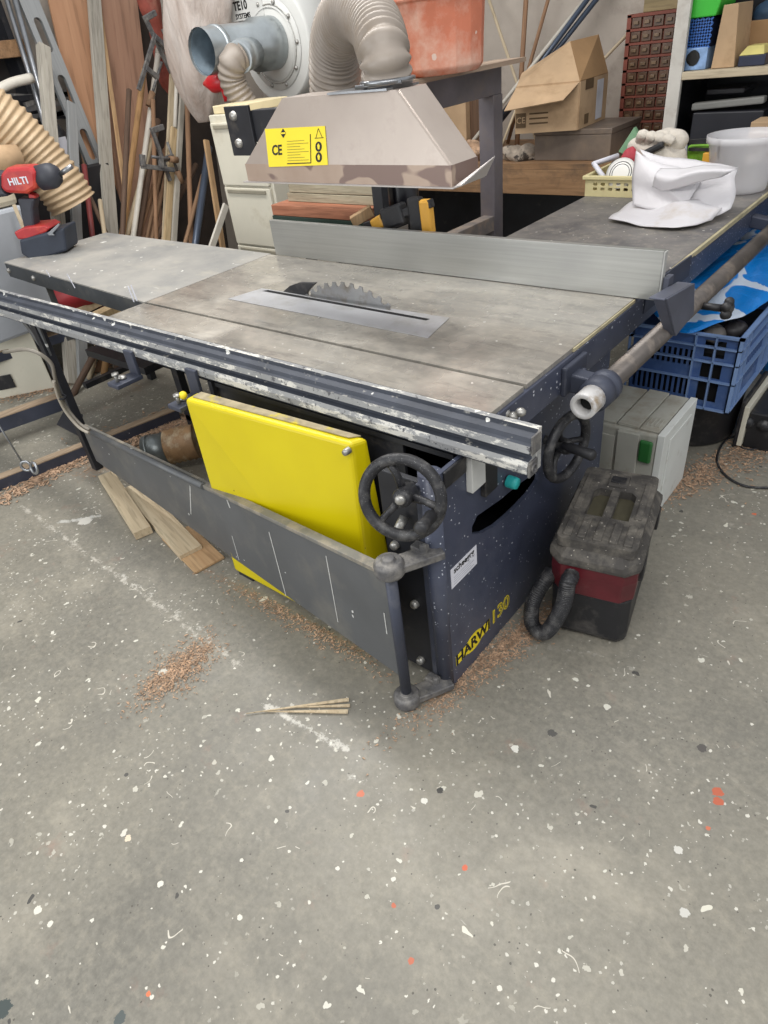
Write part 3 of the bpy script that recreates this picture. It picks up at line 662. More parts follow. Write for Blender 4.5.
# ------------------------------------------------------------------ black vacuum cleaner
u_ = V((.236, .05, 0)).normalized(); v_ = V((-u_.y, u_.x, 0)); vc = V((.197, .617, 0))
MV = Matrix(((u_.x, v_.x, 0, vc.x), (u_.y, v_.y, 0, vc.y), (0, 0, 1, 0), (0, 0, 0, 1)))
vac = thing('vacuum_cleaner', vc, 'boxy black and dark red cordless vacuum cleaner, dusty on top, beside the saw', 'vacuum')
def octo(w_, l_, c, z): 
    a, b = w_ / 2, l_ / 2
    return [MV @ V(p) for p in ((a - c, -b, z), (a, -b + c, z), (a, b - c, z), (a - c, b, z), (-a + c, b, z), (-a, b - c, z), (-a, -b + c, z), (-a + c, -b, z))]
m_vtop = pbr('dusty_vac_top', (66, 63, 60), .8, 0, .15, 12, dust=((126, 120, 110), 16, .45, .8), specks=(((160, 154, 144), 90, .25, .3),), bump=.2, bs=90)
m_vred = pbr('dark_red_plastic', (88, 26, 34), .35, 0, .2, 6, dust=((110, 70, 70), 7, .6, .85))
mb = MB(); mb.loft([octo(.225, .40, .02, .012), octo(.235, .415, .025, .03), octo(.235, .415, .025, .185)]); mb.build('tank', m_blackpl, vac, bevel=.004)
mb = MB(); mb.loft([octo(.242, .425, .035, .186), octo(.25, .435, .035, .26), octo(.248, .433, .035, .298)]); mb.build('red_band', m_vred, vac, bevel=.003, label='dark red band')
mb = MB(); mb.loft([octo(.258, .445, .035, .299), octo(.266, .45, .04, .312), octo(.264, .448, .045, .33), octo(.226, .395, .035, .352)])
o = mb.build('lid', m_vtop, vac, bevel=.003)
# lid top, a plate with two real hand recesses and ribs
rec = [[(-.062, -.065), (-.010, -.065), (-.010, .085), (-.046, .085), (-.062, .065)], [(.014, -.065), (.066, -.065), (.066, .065), (.050, .085), (.014, .085)]]
mb = MB(); mb.holes(rrect(.226, .40, .02), rec, .030, MV @ Matrix.Translation((0, 0, .366)))
for x_ in (-.085, -.045, 0, .045, .085): mb.box((x_ - .012, -.185, .378), (x_ + .012, -.085, .387), MV)
for x_ in (-.09, .09): mb.box((x_ - .010, -.05, .378), (x_ + .010, .15, .386), MV)
mb.box((-.03, .10, .378), (.03, .17, .388), MV); mb.build('handle_deck', m_vtop, vac, bevel=.003)
mb = MB(); mb.box((-.022, .115, .3885), (.022, .15, .392), MV); mb.build('button', m_blackpl, vac, bevel=.002)
mb = MB()
for rr in rec: mb.prism([MV @ V((x, y, .3525)) for x, y in rr], (0, 0, .001))
mb.build('recess_floor', pbr('dusty_recess', (70, 66, 50), .9, 0, .2, 9), vac)
for y_ in (-.13, .13):
    mb = MB(); mb.box((.12, y_ - .025, .24), (.136, y_ + .025, .305), MV); mb.build('latch', m_blackpl, vac, bevel=.004)
P = [None, W(568, 582, y=.34), W(562, 608, y=.325), W(546, 632, y=.315), W(533, 626, y=.325), W(532, 606, y=.34), W(540, 588, y=.37), W(552, 572, y=.43)]
mb = MB(); hose(mb, [MV @ V((-.055, -.19, .27)), MV @ V((-.055, -.235, .262))] + P[1:], .0245, .006, .0022, 14); mb.build('suction_hose', m_rubber, vac)
# ------------------------------------------------------------------ grey tool case
tc = thing('tool_case', (.03, 1.27, 0), 'pale grey plastic tool case with a green latch on the floor behind the vacuum', 'case')
m_case = pbr('grey_case_plastic', (164, 163, 154), .5, 0, .06, 5, dust=((128, 118, 100), 9, .5, .8)); m_casel = pbr('light_case_plastic', (208, 210, 206), .45, 0, .04, 5, dust=((150, 142, 126), 12, .58, .85))
mb = MB(); mb.box((-.13, 1.105, .0), (.16, 1.43, .365)); mb.build('body', m_case, tc, bevel=.008)
mb = MB(); mb.box((.161, 1.10, .0), (.186, 1.435, .372)); mb.box((.186, 1.16, .03), (.190, 1.38, .33)); mb.build('side_panel', m_casel, tc, bevel=.004)
mb = MB(); mb.box((-.12, 1.12, .366), (.00, 1.42, .374)); mb.box((.008, 1.12, .366), (.085, 1.42, .378)); mb.box((.09, 1.12, .366), (.158, 1.42, .373)); 
for k in range(4): mb.box((.098 + .014 * k, 1.15, .3735), (.104 + .014 * k, 1.21, .377))
mb.build('top_panel', m_case, tc, bevel=.003)
mb = MB(); mb.box((.02, 1.09, .08), (.10, 1.104, .36)); mb.box((-.12, 1.095, .06), (.01, 1.104, .33)); mb.build('front_panel', m_case, tc, bevel=.003)
mb = MB(); mb.box((.105, 1.082, .255), (.152, 1.098, .345)); mb.build('latch', pbr('green_latch', (40, 96, 46), .4, 0, .1), tc, bevel=.008, label='green latch')
# ------------------------------------------------------------------ blue crate on black tub
tb = MB(); tb.lathe([(.0, 0), (.17, 0), (.19, .02), (.205, .235), (.212, .246), (.0, .246)], (.06, 1.86, 0), (0, 0, 1), 28); o = tb.build('black_tub', m_blackpl); tag(o, 'round black plastic tub under the blue crate', 'tub')
cr = thing('blue_crate', (.06, 1.9, .25), 'blue slotted plastic crate full of junk, standing on the black tub', 'crate')
m_crate = pbr('blue_crate_wall', (62, 88, 136), .45, 0, .1, 5, dust=((108, 128, 164), 8, .55, .85)); m_crim = pbr('blue_crate_plastic', (116, 142, 184), .4, 0, .08, 5, dust=((120, 140, 176), 8, .52, .85))
x0, x1, y0, y1, z0, z1 = -.14, .255, 1.6, 2.2, .252, .56
mb = MB(); sl = []
for r_, (a, b) in enumerate(((.02, .12), (.15, .235))):
    for k in range(11): sl.append([(-.14 + .012 + .0215 * k, .252 + a + .02), (-.14 + .024 + .0215 * k, .252 + a + .02), (-.14 + .024 + .0215 * k, .252 + b), (-.14 + .012 + .0215 * k, .252 + b)])
for cx_ in (.135, .178): 
    for (a, b) in ((.03, .12), (.13, .205), (.215, .285)): sl.append([(cx_, .252 + a), (cx_ + .034, .252 + a), (cx_ + .034, .252 + b), (cx_, .252 + b)])
mb.holes([(x0, z0), (x1, z0), (x1, z1), (x0, z1)], sl, .006, frame((0, y0, 0), (1, 0, 0), (0, 0, 1))); mb.build('end_wall', m_crate, cr)
for xx in (x0, x1):
    sl = []
    for k in range(22): sl.append([(1.63 + .025 * k, z0 + .05), (1.644 + .025 * k, z0 + .05), (1.644 + .025 * k, z0 + .2), (1.63 + .025 * k, z0 + .2)])
    mb = MB(); mb.holes([(y0, z0), (y1, z0), (y1, z1), (y0, z1)], sl, .006, frame((xx, 0, 0), (0, 1, 0), (0, 0, 1))); mb.build('side_wall', m_crate, cr)
mb = MB(); mb.box((x0, y1 - .006, z0), (x1, y1, z1)); mb.build('end_wall', m_crate, cr); mb = MB(); mb.box((x0, y0, z0), (x1, y1, z0 + .006)); mb.build('crate_floor', m_crate, cr)
mb = MB(); g = .018
for zz, th in ((z1 - .006, .008), (z1 - .05, .005), (z1 - .11, .005), (z0 + .12, .005), (z0, .006)):
    mb.box((x0 - g, y0 - g, zz), (x1 + g, y0, zz + th)); mb.box((x1, y0 - g, zz), (x1 + g, y1 + g, zz + th)); mb.box((x0 - g, y0 - g, zz), (x0, y1 + g, zz + th)); mb.box((x0 - g, y1, zz), (x1 + g, y1 + g, zz + th))
for xx in (x0 - g, .10, .175, x1): mb.box((xx, y0 - g, z0), (xx + .005, y0, z1))
for yy in (y0 - g, y0 + .04, y0 + .09, 2.0, 2.1, y1): mb.box((x1, yy, z0), (x1 + g, yy + .005, z1))
mb.build('rim', m_crim, cr)
def lump(name, c, r, sq, mt, label, cat, amp=.3, sc=8, seed=0, n=14, group=None, parent=None):
    mb = MB(); mb.ball((0, 0, 0), r, n, sq)
    for i, p in enumerate(mb.v):
        q = p * sc + V((seed, seed * .7, 0)); f = noise.noise(q) * amp * r + (abs(noise.noise(q * 2.3)) - .25) * amp * r * .7
        mb.v[i] = p + p.normalized() * f + V(c)
    return mb.build(name, mt, parent, label=label, cat=cat, group=group, subd=1)
m_blue = NT('blue_printed_film')
m_bb = m_blue.mix(m_blue.ramp(m_blue.noise(4.6, 2, .5, None, 1.4), .56, .575), lin((8, 122, 205)), lin((196, 208, 224)))
m_bb = m_blue.mix(m_blue.ramp(m_blue.noise(5.5, 2), .33, .30), m_bb, lin((6, 70, 150)))
m_blue.bump(m_blue.noise(9, 6, .6, None, .6), .6, .02); m_blue = m_blue.done(m_bb, .28)
def sheet(name, rows, mt, th, label=None, cat=None, sub=3, amp=.01, sc=12, parent=None, seed=1, **k):
    """a crumpled sheet: rows of control points, refined, given folds and a thickness"""
    R = [spline(r, 6) for r in rows]; n = len(R[0]); G = [spline([r[j] for r in R], 6) for j in range(n)]
    m = len(G[0]); mb = MB(); vs = []
    for j in range(n):
        for i in range(m):
            p = G[j][i]; q = p * sc + V((seed, 0, 0)); f = (1 - abs(noise.noise(q)) * 2) * amp
            vs.append(p + V(noise.noise_vector(q * .7)) * amp + V((0, -f * .4, f * .4)))
    mb.add(vs, [(j * m + i, (j + 1) * m + i, (j + 1) * m + i + 1, j * m + i + 1) for j in range(n - 1) for i in range(m - 1)], True)
    o = mb.build(name, mt, parent, label=label, cat=cat, **k)
    s_ = o.modifiers.new('solid', 'SOLIDIFY'); s_.thickness = th; return o
def zr_(pts, z): return [W(*p, z=zz) for p, zz in zip(pts, z if isinstance(z, (list, tuple)) else [z] * len(pts))]
rows = [zr_([(642, 300), (660, 316), (690, 330), (715, 326), (742, 318), (775, 292)], [.60, .58, .575, .575, .58, .60]),
        zr_([(650, 285), (675, 292), (700, 300), (728, 294), (752, 290), (785, 270)], [.64, .63, .60, .61, .62, .64]),
        zr_([(672, 262), (692, 270), (716, 275), (742, 270), (768, 262), (800, 245)], [.68, .67, .655, .66, .67, .67]),
        zr_([(695, 243), (712, 246), (732, 248), (755, 244), (780, 236), (812, 222)], [.70, .69, .68, .68, .69, .68]),
        zr_([(720, 224), (736, 222), (752, 222), (768, 218), (790, 212), (820, 204)], [.70, .70, .69, .69, .69, .68]),
        zr_([(738, 216), (750, 212), (765, 210), (780, 208), (800, 204), (830, 198)], .62),
        [V((-.06 + .075 * k, 2.46, .40)) for k in range(6)], [V((-.08 + .08 * k, 2.52 + .02 * (k % 2), .02)) for k in range(6)]]
sheet('blue_bag', rows, m_blue, .002, 'crumpled blue and white plastic bag in the blue crate', 'bag', amp=.03, sc=7)
for i, (q, y_, r_, c_, lb) in enumerate((((715, 326), 1.72, .045, (120, 116, 112), 'grey round fitting in the blue crate under the plastic bag'), ((738, 322), 1.78, .042, (54, 52, 54), 'dark fitting in the right corner of the blue crate'), ((690, 335), 1.66, .04, (70, 72, 80), 'small dark fitting near the left of the crate rim'), ((660, 338), 1.66, .035, (140, 138, 134), 'pale fitting at the left inside the blue crate'))):
    lump('pipe_fitting', W(*q, y=y_) - V((0, 0, .03)), r_, (1, 1, .8), pbr('fitting_%d' % i, c_, .5), lb, 'fitting', .25, 18, i)
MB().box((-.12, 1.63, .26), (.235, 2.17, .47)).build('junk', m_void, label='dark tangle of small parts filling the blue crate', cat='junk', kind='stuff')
# junk box at the right edge
jb = thing('power_unit', (.40, 1.95, 0), 'small black and cream box of electrics on the floor at the right edge', 'box')
MB().box((.29, 1.78, .012), (.31, 2.12, .2)).build('side_plate', m_beige, jb, bevel=.003)
MB().box((.17 + .105, 1.78, .0), (.289, 2.12, .22)).build('casing', m_blackpl, jb, bevel=.004)
MB().box((.311, 1.80, .0), (.52, 2.1, .17)).build('housing', m_blackpl, jb, bevel=.006)
for k in range(3):
    mb = MB(); mb.lathe([(0, .016), (.02, .016), (.026, 0)], (.312 + .06 * k, 1.80, .12), (0, -1, 0), 14); mb.build('knob', m_rubber, jb)
pts = [W(768, 444, z=.006), W(745, 436, z=.006), W(726, 440, z=.006), W(717, 458, z=.006), W(724, 474, z=.006), W(745, 486, z=.006), W(775, 488, z=.006)]
mb = MB(); mb.tube(spline(pts, 8), .005, 8); mb.tube(spline([W(735, 440, z=.014), W(745, 449, z=.006), W(768, 447, z=.006), W(790, 440, z=.006)], 8), .004, 8)
mb.build('floor_cable', m_rubber, label='thin black cable looping over the floor at the right edge', cat='cable')
# ------------------------------------------------------------------ extraction hood over the blade
hd = thing('extraction_hood', (-.65, .63, 1.28), 'pale metal extraction hood with a yellow warning label hanging over the saw blade', 'hood')
def m_hood_():
    n = NT('brushed_hood_metal')
    o = n.mix(n.ramp(n.noise(2.2, 5, .6), .3, .7), lin((158, 145, 135)), lin((180, 168, 158)))
    o = n.mix(n.math('MULTIPLY', n.ramp(n.noise(9, 5, .7), .55, .75), .4), o, lin((142, 126, 116)))
    n.bump(n.noise(30, 3), .05, .003)
    return n.done(o, .36, .35)
m_hood = m_hood_()
def m_band_():
    n = NT('hood_band_with_patches')
    o = n.mix(n.ramp(n.noise(8, 3), .3, .7), lin((164, 143, 127)), lin((178, 158, 142)))
    o = n.mix(n.ramp(n.noise(7.5, 2, .4, n.scale((1, 1, 1.6))), .56, .585), o, lin((128, 108, 100)))
    return n.done(o, .42, .25)
fbl, fbr = W(249, 184, y=.5), W(452, 184, y=.5); zb = (fbl.z + fbr.z) / 2; fbl.z = fbr.z = zb
hb = .05; ybk = W(478, 157, x=fbr.x).y
ftl, ftr = W(281, 98, y=.54), W(398, 90, y=.54); zt = (ftl.z + ftr.z) / 2; ftl.z = ftr.z = zt
yb2 = W(427, 84, x=ftr.x).y
A_ = [fbl + V((0, 0, hb)), fbr + V((0, 0, hb)), V((fbr.x, ybk, zb + hb)), V((fbl.x, ybk, zb + hb))]
B_ = [ftl, ftr, V((ftr.x, yb2, zt)), V((ftl.x, yb2, zt))]
mb = MB(); mb.loft([A_, B_], caps=False); mb.add(B_, [(0, 1, 2, 3)]); mb.build('shell', m_hood, hd, bevel=.006)
mb = MB(); mb.loft([[V((p.x, p.y, zb)) for p in A_], A_], caps=False); mb.build('skirt', m_band_(), hd)
mb = MB(); g = .012
o_ = [(fbl.x - g - fbl.x, -g), (fbr.x + g - fbl.x, -g), (fbr.x + g - fbl.x, ybk - .5 + g), (fbl.x - g - fbl.x, ybk - .5 + g)]
i_ = [(.02, .02), (fbr.x - fbl.x - .02, .02), (fbr.x - fbl.x - .02, ybk - .52), (.02, ybk - .52)]
mb.holes(o_, [i_], .003, frame((fbl.x, .5, zb), (1, 0, 0), (0, 1, 0))); e1 = V((fbr.x + .012, .5 - g, zb)); e2 = W(495, 157, x=fbr.x + .06); e3 = V((fbr.x + .012, ybk + .02, zb)); mb.prism([e1, V((fbr.x + .03, .5, zb + .004)), e2, e3], (0, 0, .003)); mb.build('flange', pbr('flange_metal', (176, 170, 166), .4, .4, .06, 9), hd)
# yellow label, on the plane of the sloping front
n_ = (fbr - fbl).cross(ftl - (fbl + V((0, 0, hb)))).normalized(); P0 = fbl + V((0, 0, hb)) + (n_ if n_.y < 0 else -n_) * .0015
c4 = [Wp(*q, P0, n_) for q in ((269, 167), (328, 165), (325, 126), (265, 129))]
X_ = (c4[1] - c4[0]); Y_ = (c4[3] - c4[0]); W_, H_ = X_.length, Y_.length; Mf = frame(c4[0], X_, Y_)
mb = MB(); mb.prism(c4, Mf.to_3x3() @ V((0, 0, .0006)))
def T(x, y): return Mf @ Matrix.Translation((x * W_, y * H_, .0014))
mb.text('CE', T(.16, .42), H_ * .36, .0002, m=1, bold=.001)
mb.prism([T(.28, .85) @ V((a * H_ * .12, b * H_ * .12, 0)) for a, b in ((-1, 0), (0, 1), (1, 0), (0, -1))], Mf.to_3x3() @ V((0, 0, .0002)), m=1)
mb.box((-.1 * H_, -.02 * H_, .0003), (.1 * H_, .02 * H_, .0006), T(.28, .85), m=0)
for k in range(8): mb.box((0, 0, 0), (W_ * (.36 - .07 * (k % 3)), H_ * .012, .0002), T(.34, .14 + .07 * k), m=2)
mb.box((0, 0, 0), (W_ * .4, H_ * .025, .0003), T(.33, .055), m=1); mb.box((0, 0, 0), (W_ * .012, H_ * .72, .0003), T(.725, .06), m=1)
for yy in (.2, .46): mb.prism([T(.86, yy) @ V((a, b, 0)) for a, b in disc(H_ * .125, 20)], Mf.to_3x3() @ V((0, 0, .0002)), m=1)
for yy in (.2, .46):
    mb.prism([T(.86, yy) @ V((a * H_, b * H_, .0002)) for a, b in ((-.03, -.06), (.03, -.07), (.05, .02), (.0, .08), (-.05, .03))], Mf.to_3x3() @ V((0, 0, .0002)), m=0)
for a, b in (((.82, .68), (.86, .90)), ((.86, .90), (.92, .68)), ((.80, .67), (.94, .67))): mb.bar(T(*a) @ V((0, 0, 0)), T(*b) @ V((0, 0, 0)), .0016, .0004, Mf.to_3x3() @ V((0, 0, 1)), m=1)
mb.build('warning_label', [m_yel2, m_ink, m_ink2], hd)
# hose collar and the big hose
hy = (.54 + yb2) / 2; hc = V((W(388, 84, y=hy).x, hy, zt))
mb = MB(); mb.box((hc.x - .16, hy - .07, zt), (hc.x + .05, hy + .07, zt + .005)); mb.lathe([(.066, 0), (.066, .012), (.074, .014), (.074, .022), (.066, .024)], hc, (0, 0, 1), 28, True); mb.tube([hc + V((.07, -.03, .014)), hc + V((-.05, -.075, .012))], .005, 8)
mb.build('collar', m_steel, hd)
m_hose = pbr('grey_ribbed_hose', (144, 134, 124), .45, .05, .08, 4, dust=((128, 114, 98), 6, .5, .8))
bk = W(336, 96, y=1.06)
pts = [hc + V((0, 0, .012)), W(383, 50, y=hy), W(372, 22, y=.74), W(352, 12, y=.88), W(337, 40, y=1.0), bk, bk + V((-.01, .03, -.14))]
mb = MB(); hose(mb, pts, (.068, .100), .024, .011, 26); mb.build('extraction_hose', m_hose, label='thick grey ribbed hose arching up out of the metal hood', cat='hose')
# ------------------------------------------------------------------ steel rack behind
rk = thing('steel_rack', (-1.03, 1.6, 0), 'dark grey welded steel rack behind the hood, topped by a board with the orange drum', 'rack')
m_rack = pbr('dull_purple_steel', (116, 110, 114), .45, .3, .12, 6, dust=((132, 120, 112), 7, .5, .8))
rx = -1.04; rt = 1.455
MB().box((rx - .06, 1.05, rt - .11), (rx, 2.06, rt)).build('top_rail', m_rack, rk, bevel=.003)
MB().box((rx - .075, 1.98, .72), (rx + .005, 2.06, rt - .11)).build('post', m_rack, rk, bevel=.003)
MB().box((rx - .08, 1.99, 0), (rx - .01, 2.05, .72)).build('leg', m_black, rk)  # lower leg coloured black to blend into the shadow under the bench
MB().box((rx - .06, 1.16, 0), (rx - .01, 1.20, rt - .11)).build('leg', m_black, rk)
MB().box((rx - .06, 1.18, .77), (rx, 2.0, .84)).build('lower_rail', pbr('dusty_rail', (124, 116, 112), .5, .2, .1, 7, dust=((170, 150, 130), 8, .45, .7)), rk, bevel=.003)
MB().box((rx - .05, 1.05, rt + .001), (rx + .11, 2.08, rt + .018)).build('top_board', wood('dusty_board', (140, 118, 100), (170, 150, 130), 1), rk)
p = W(236, 130, y=1.15); pl_ = [W(*q, y=1.15) for q in ((226, 112), (262, 108), (258, 150), (235, 157))]
mb = MB(); mb.box((pl_[0].x, 1.14, p.z - .10), (pl_[0].x + .16, 1.155, p.z + .09)); mb.box((pl_[0].x + .155, 1.155, p.z - .05), (rx - .06, 1.22, p.z + .07)); 
mb.build('cross_beam', m_black, rk, bevel=.003)
for dz in (-.05, .055):
    mb = MB(); mb.lathe([(0, -.016), (.016, -.014), (.02, 0)], (pl_[0].x + .06, 1.14, p.z + dz), (0, 1, 0), 12); mb.build('bolt', m_bolt, rk)
# orange drum
dc = W(440, 71, y=1.45); dc.z = rt + .019
m_terr = pbr('chalky_orange_plastic', (198, 118, 90), .75, 0, .1, 6, dust=((214, 170, 150), 9, .44, .68), specks=(((214, 190, 176), 20, .25, .3),))
dr = thing('orange_drum', dc, 'chalky orange plastic drum standing on the steel rack', 'drum')
def og(r, z, k=1.0): return [dc + V((r * 1.0 * math.cos(t) * (1 if i % 2 == 0 else .985), r * math.sin(t), z)) for i, t in enumerate([2 * PI * (i + .5) / 16 for i in range(16)])]
mb = MB(); mb.loft([og(.145, 0), og(.165, .02), og(.168, .10), og(.175, .22), og(.187, .225), og(.187, .25), og(.178, .255), og(.182, .40)], smooth=False); mb.build('drum_body', m_terr, dr, bevel=.006)
mb = MB(); mb.lathe([(.186, 0), (.186, .03), (.0, .035)], dc + V((0, 0, .401)), (0, 0, 1), 24); mb.build('lid', m_terr, dr)
# trestle with boards behind the fence
ty0 = 1.24
tr = thing('trestle_table', (-1.75, 1.45, 0), 'low dark trestle behind the fence carrying the stacked boards', 'table')
bz = W(320, 224, y=ty0).z - .002
MB().box((-1.72, ty0 + .02, bz - .03), (-1.16, 1.62, bz)).build('table_top', m_black, tr)
for x_ in (-1.66, -1.22):
    for y_ in (ty0 + .06, 1.57): MB().box((x_ - .02, y_ - .02, 0), (x_ + .02, y_ + .02, bz - .03)).build('leg', m_black, tr)
zr = W(320, 219, y=ty0).z; zr2 = W(320, 208, y=ty0).z - .035
xa, xb = W(271, 210, y=ty0).x, W(366, 214, y=ty0).x
MB().box((xa, ty0, bz), (xb - .02, ty0 + .33, zr)).build('green_board', pbr('dark_green_board', (38, 58, 48), .6, 0, .15, 9), label='dark green painted board at the bottom of the stack behind the fence', cat='board', bevel=.002)
MB().box((xa, ty0 + .005, zr + .001), (xb, ty0 + .33, zr2 + .035)).build('red_brown_board', wood('reddish_wood', (150, 92, 66), (182, 122, 92), 0), label='reddish brown board lying on the green one behind the fence', cat='board', bevel=.003)
zg = zr2 + .036; m_wea = wood('weathered_grey_wood', (142, 132, 110), (176, 168, 144), 0, st=22)
xc, xd = W(287, 195, y=1.32).x, W(384, 195, y=1.32).x
for k in range(3): 
    mb = MB(); mb.box((xc + .02 * (k % 2), 1.32, zg + .04 * k), (xd - .025 * k, 1.32 + .2, zg + .04 * k + .038)); mb.build('weathered_board', m_wea, label=('weathered grey timber under the hood, bottom of its stack', 'weathered grey timber under the hood, middle of its stack', 'weathered grey timber under the hood, top of its stack')[k], cat='timber', bevel=.003)
p = W(402, 215, y=1.28); mb = MB(); mb.lathe([(.0, 0), (.06, 0), (.064, .01), (.064, .16), (.03, .20), (.0, .2)], (p.x, 1.30, zg - .02), (0, 0, 1), 20)
o = mb.build('black_can', pbr('glossy_black_can', (18, 18, 24), .3, 0, 0, specks=(((190, 200, 220), 16, .3, .3),))); tag(o, 'black spattered can behind the fence under the hood', 'can')
# yellow and black bar clamp lying behind the fence
a, b = W(366, 226, y=1.12), W(432, 203, y=1.12); m_yor = pbr('amber_plastic', (214, 160, 60), .45, 0, .1)
ck = thing('bar_clamp', a, 'black and amber quick bar clamp lying behind the fence', 'clamp')
d = (b - a).normalized(); up = d.cross(V((0, 1, 0))).normalized(); up = up if up.z > 0 else -up
MB().bar(a, b, .03, .03).build('bar', m_blackpl, ck, bevel=.004)
mb = MB(); mb.bar(a.lerp(b, .30) , a.lerp(b, .62), .05, .08); mb.build('jaw_housing', m_blackpl, ck, bevel=.012)
mb = MB(); mb.bar(a.lerp(b, .8) + up * .04, a.lerp(b, .72) - up * .10, .04, .06); mb.build('pistol_grip', m_blackpl, ck, bevel=.01)
mb = MB(); mb.bar(a.lerp(b, .93) + up * .02, a.lerp(b, .85) - up * .10, .036, .05); mb.build('grip_insert', m_yor, ck, bevel=.01)
mb = MB(); mb.bar(a.lerp(b, .12) - up * .01, a.lerp(b, .30) + up * .0, .036, .05); mb.build('jaw_pad', m_yor, ck, bevel=.008)
p = W(352, 222, y=1.16); MB().bar(p, W(372, 210, y=1.22), .05, .04).build('wood_wedge', m_off2, label='small pale wood wedge beside the bar clamp', cat='wedge', bevel=.002)
# ------------------------------------------------------------------ filing cabinet
xl, xr = W(207, 116, y=1.65).x, W(275, 200, y=1.65).x
fz = W(205, 116, y=1.65).z
fc = thing('filing_cabinet', ((xl + xr) / 2, 1.85, 0), 'beige steel filing cabinet left of the hood', 'cabinet')
MB().box((xl, 1.66, 0), (xr, 2.06, fz)).build('body', m_beige, fc, bevel=.004)
dz = (fz - .06) / 4
for k in range(4):
    z_ = .03 + dz * k
    o = MB().box((xl + .02, 1.64, z_ + .006), (xr - .02, 1.659, z_ + dz - .006)).build('drawer', m_beige, fc, bevel=.004)
    MB().box((xl + .05, 1.632, z_ + dz - .035), (xr - .05, 1.6395, z_ + dz - .015)).build('drawer_pull', pbr('dull_grey_pull', (140, 134, 118), .6), o, bevel=.003)  # pull in a duller grey than the drawer
o = MB().box((xl - .0, 1.70, fz + .001), (xl + .3, 2.0, fz + .04)).build('packet', pbr('yellowed_paper', (206, 192, 156), .8, 0, .08), label='pale flat packet lying on the filing cabinet', cat='packet', bevel=.004)
# red funnel on the cabinet
p = W(228, 108, y=1.95); ft = W(204, 84, y=1.95); c = V((p.x, 1.97, fz + .041)); m_red = pbr('red_plastic', (206, 36, 44), .35, 0, .05)
mb = MB(); mb.tube([c, c + V((-.01, 0, .06)), c + V((-.02, 0, .10))], [.03, .028, .035], 14)
mb.tube([ft, ft.lerp(c + V((-.02, 0, .09)), .5), c + V((.04, 0, .10))], [.010, .05, .045], 12); mb.build('red_funnel', m_red, label='red plastic funnel shaped fitting on the filing cabinet', cat='funnel')
# ------------------------------------------------------------------ dust extractor fan
yb = 2.35; fcn = W(274, 45, y=yb); k_ = (W(274, 0, y=yb) - W(274, 45, y=yb)).length / 45
dx = thing('dust_extractor', (fcn.x, yb + .15, 0), 'light grey fan housing of a dust extractor with a metal inlet pipe', 'extractor')
R1 = 47 * k_
mb = MB(); mb.lathe([(.0, .26), (R1 * 1.28, .26), (R1 * 1.33, .24), (R1 * 1.33, .02), (R1 * 1.28, .0), (.0, .0)], fcn, (0, 1, 0), 48)
mb.box((fcn.x - R1 * 1.3, yb + .01, fcn.z), (fcn.x - R1 * .2, yb + .25, fcn.z + R1 * 1.9)); mb.build('housing', m_paint, dx, bevel=.006)
mb = MB(); mb.lathe([(.0, -.004), (R1, -.004), (R1 * 1.01, .0)], fcn + V((0, -.004, 0)), (0, 1, 0), 48); mb.lathe([(R1 * .80, -.016), (R1 * .82, -.01)], fcn, (0, 1, 0), 48); mb.build('face_plate', m_paint, dx)
for t in range(10):
    a = 2 * PI * t / 10; mb = MB(); mb.ball(fcn + V((R1 * .93 * math.cos(a), -.012, R1 * .93 * math.sin(a))), .012, 5); mb.build('bolt', m_bolt, dx)
mb = MB(); mb.torus(fcn + V((0, -.008, 0)), (0, 1, 0), R1 * .86, .004, 40, 6); mb.build('gasket', m_bolt, dx)
mb = MB(); lx = W(229, 0, y=yb).x; lz = W(235, 22, y=yb).z
MB().box((lx, yb - .012, lz), (lx + .30, yb + .01, lz + .5)).build('name_panel', m_paint, dx)
mb = MB(); a_ = W(240, 6, y=yb - .013); mb.text('TE10', frame(a_, (1, 0, 0), Z0), .06, .0004, bold=.002)
mb.text('SYSTEMS', frame(a_ - V((-.01, 0, .05)), (1, 0, 0), Z0), .035, .0004, bold=.001); mb.build('lettering', m_ink, dx)
ax0 = fcn + V((0, -.005, .0)); pe = V((fcn.x, 0, fcn.z + .02)); m_galv = pbr('galvanised_duct', (172, 178, 180), .3, .7, .1, 8)
# find where the open end sits on the sight line x=200
best = min([(abs((W(203, 50, y=yy).x) - fcn.x), yy) for yy in [1.2 + .01 * i for i in range(100)]])[1]
ye = best; mb = MB(); mb.lathe([(.135, 0), (.135, .14), (.115, .17), (.112, yb - ye)], V((fcn.x, yb - .01, fcn.z + .01)), (0, -1, 0), 30)
mb.lathe([(.112, 0), (.119, .002), (.119, .03), (.112, .032)], V((fcn.x, ye + .12, fcn.z + .01)), (0, -1, 0), 30)
mb.lathe([(.112, 0), (.104, 0), (.104, -.35)], V((fcn.x, ye + .008, fcn.z + .01)), (0, -1, 0), 30, m=1); mb.lathe([(.104, 0), (.0, 0)], V((fcn.x, ye + .30, fcn.z + .01)), (0, -1, 0), 24, m=1)
mb.build('inlet_pipe', [m_galv, pbr('duct_inside_shade', (84, 98, 108), .6, .2, .2, 9)], dx)  # inside of the pipe coloured dark for the shade in its open end
cz = fcn.z + .01; my = (yb + ye) / 2
mb = MB(); q0 = V((fcn.x, my + .1, cz - .02)); q1 = W(238, 58, y=my - .18); mb.tube([q0, q0.lerp(q1, .6), q1], [.085, .08, .078], 18); mb.build('branch', m_galv, dx)
for xx in (-.25, .25):
    MB().box((fcn.x + xx - .02, yb + .05, 0), (fcn.x + xx + .02, yb + .20, fcn.z - .3)).build('leg', m_black, dx)
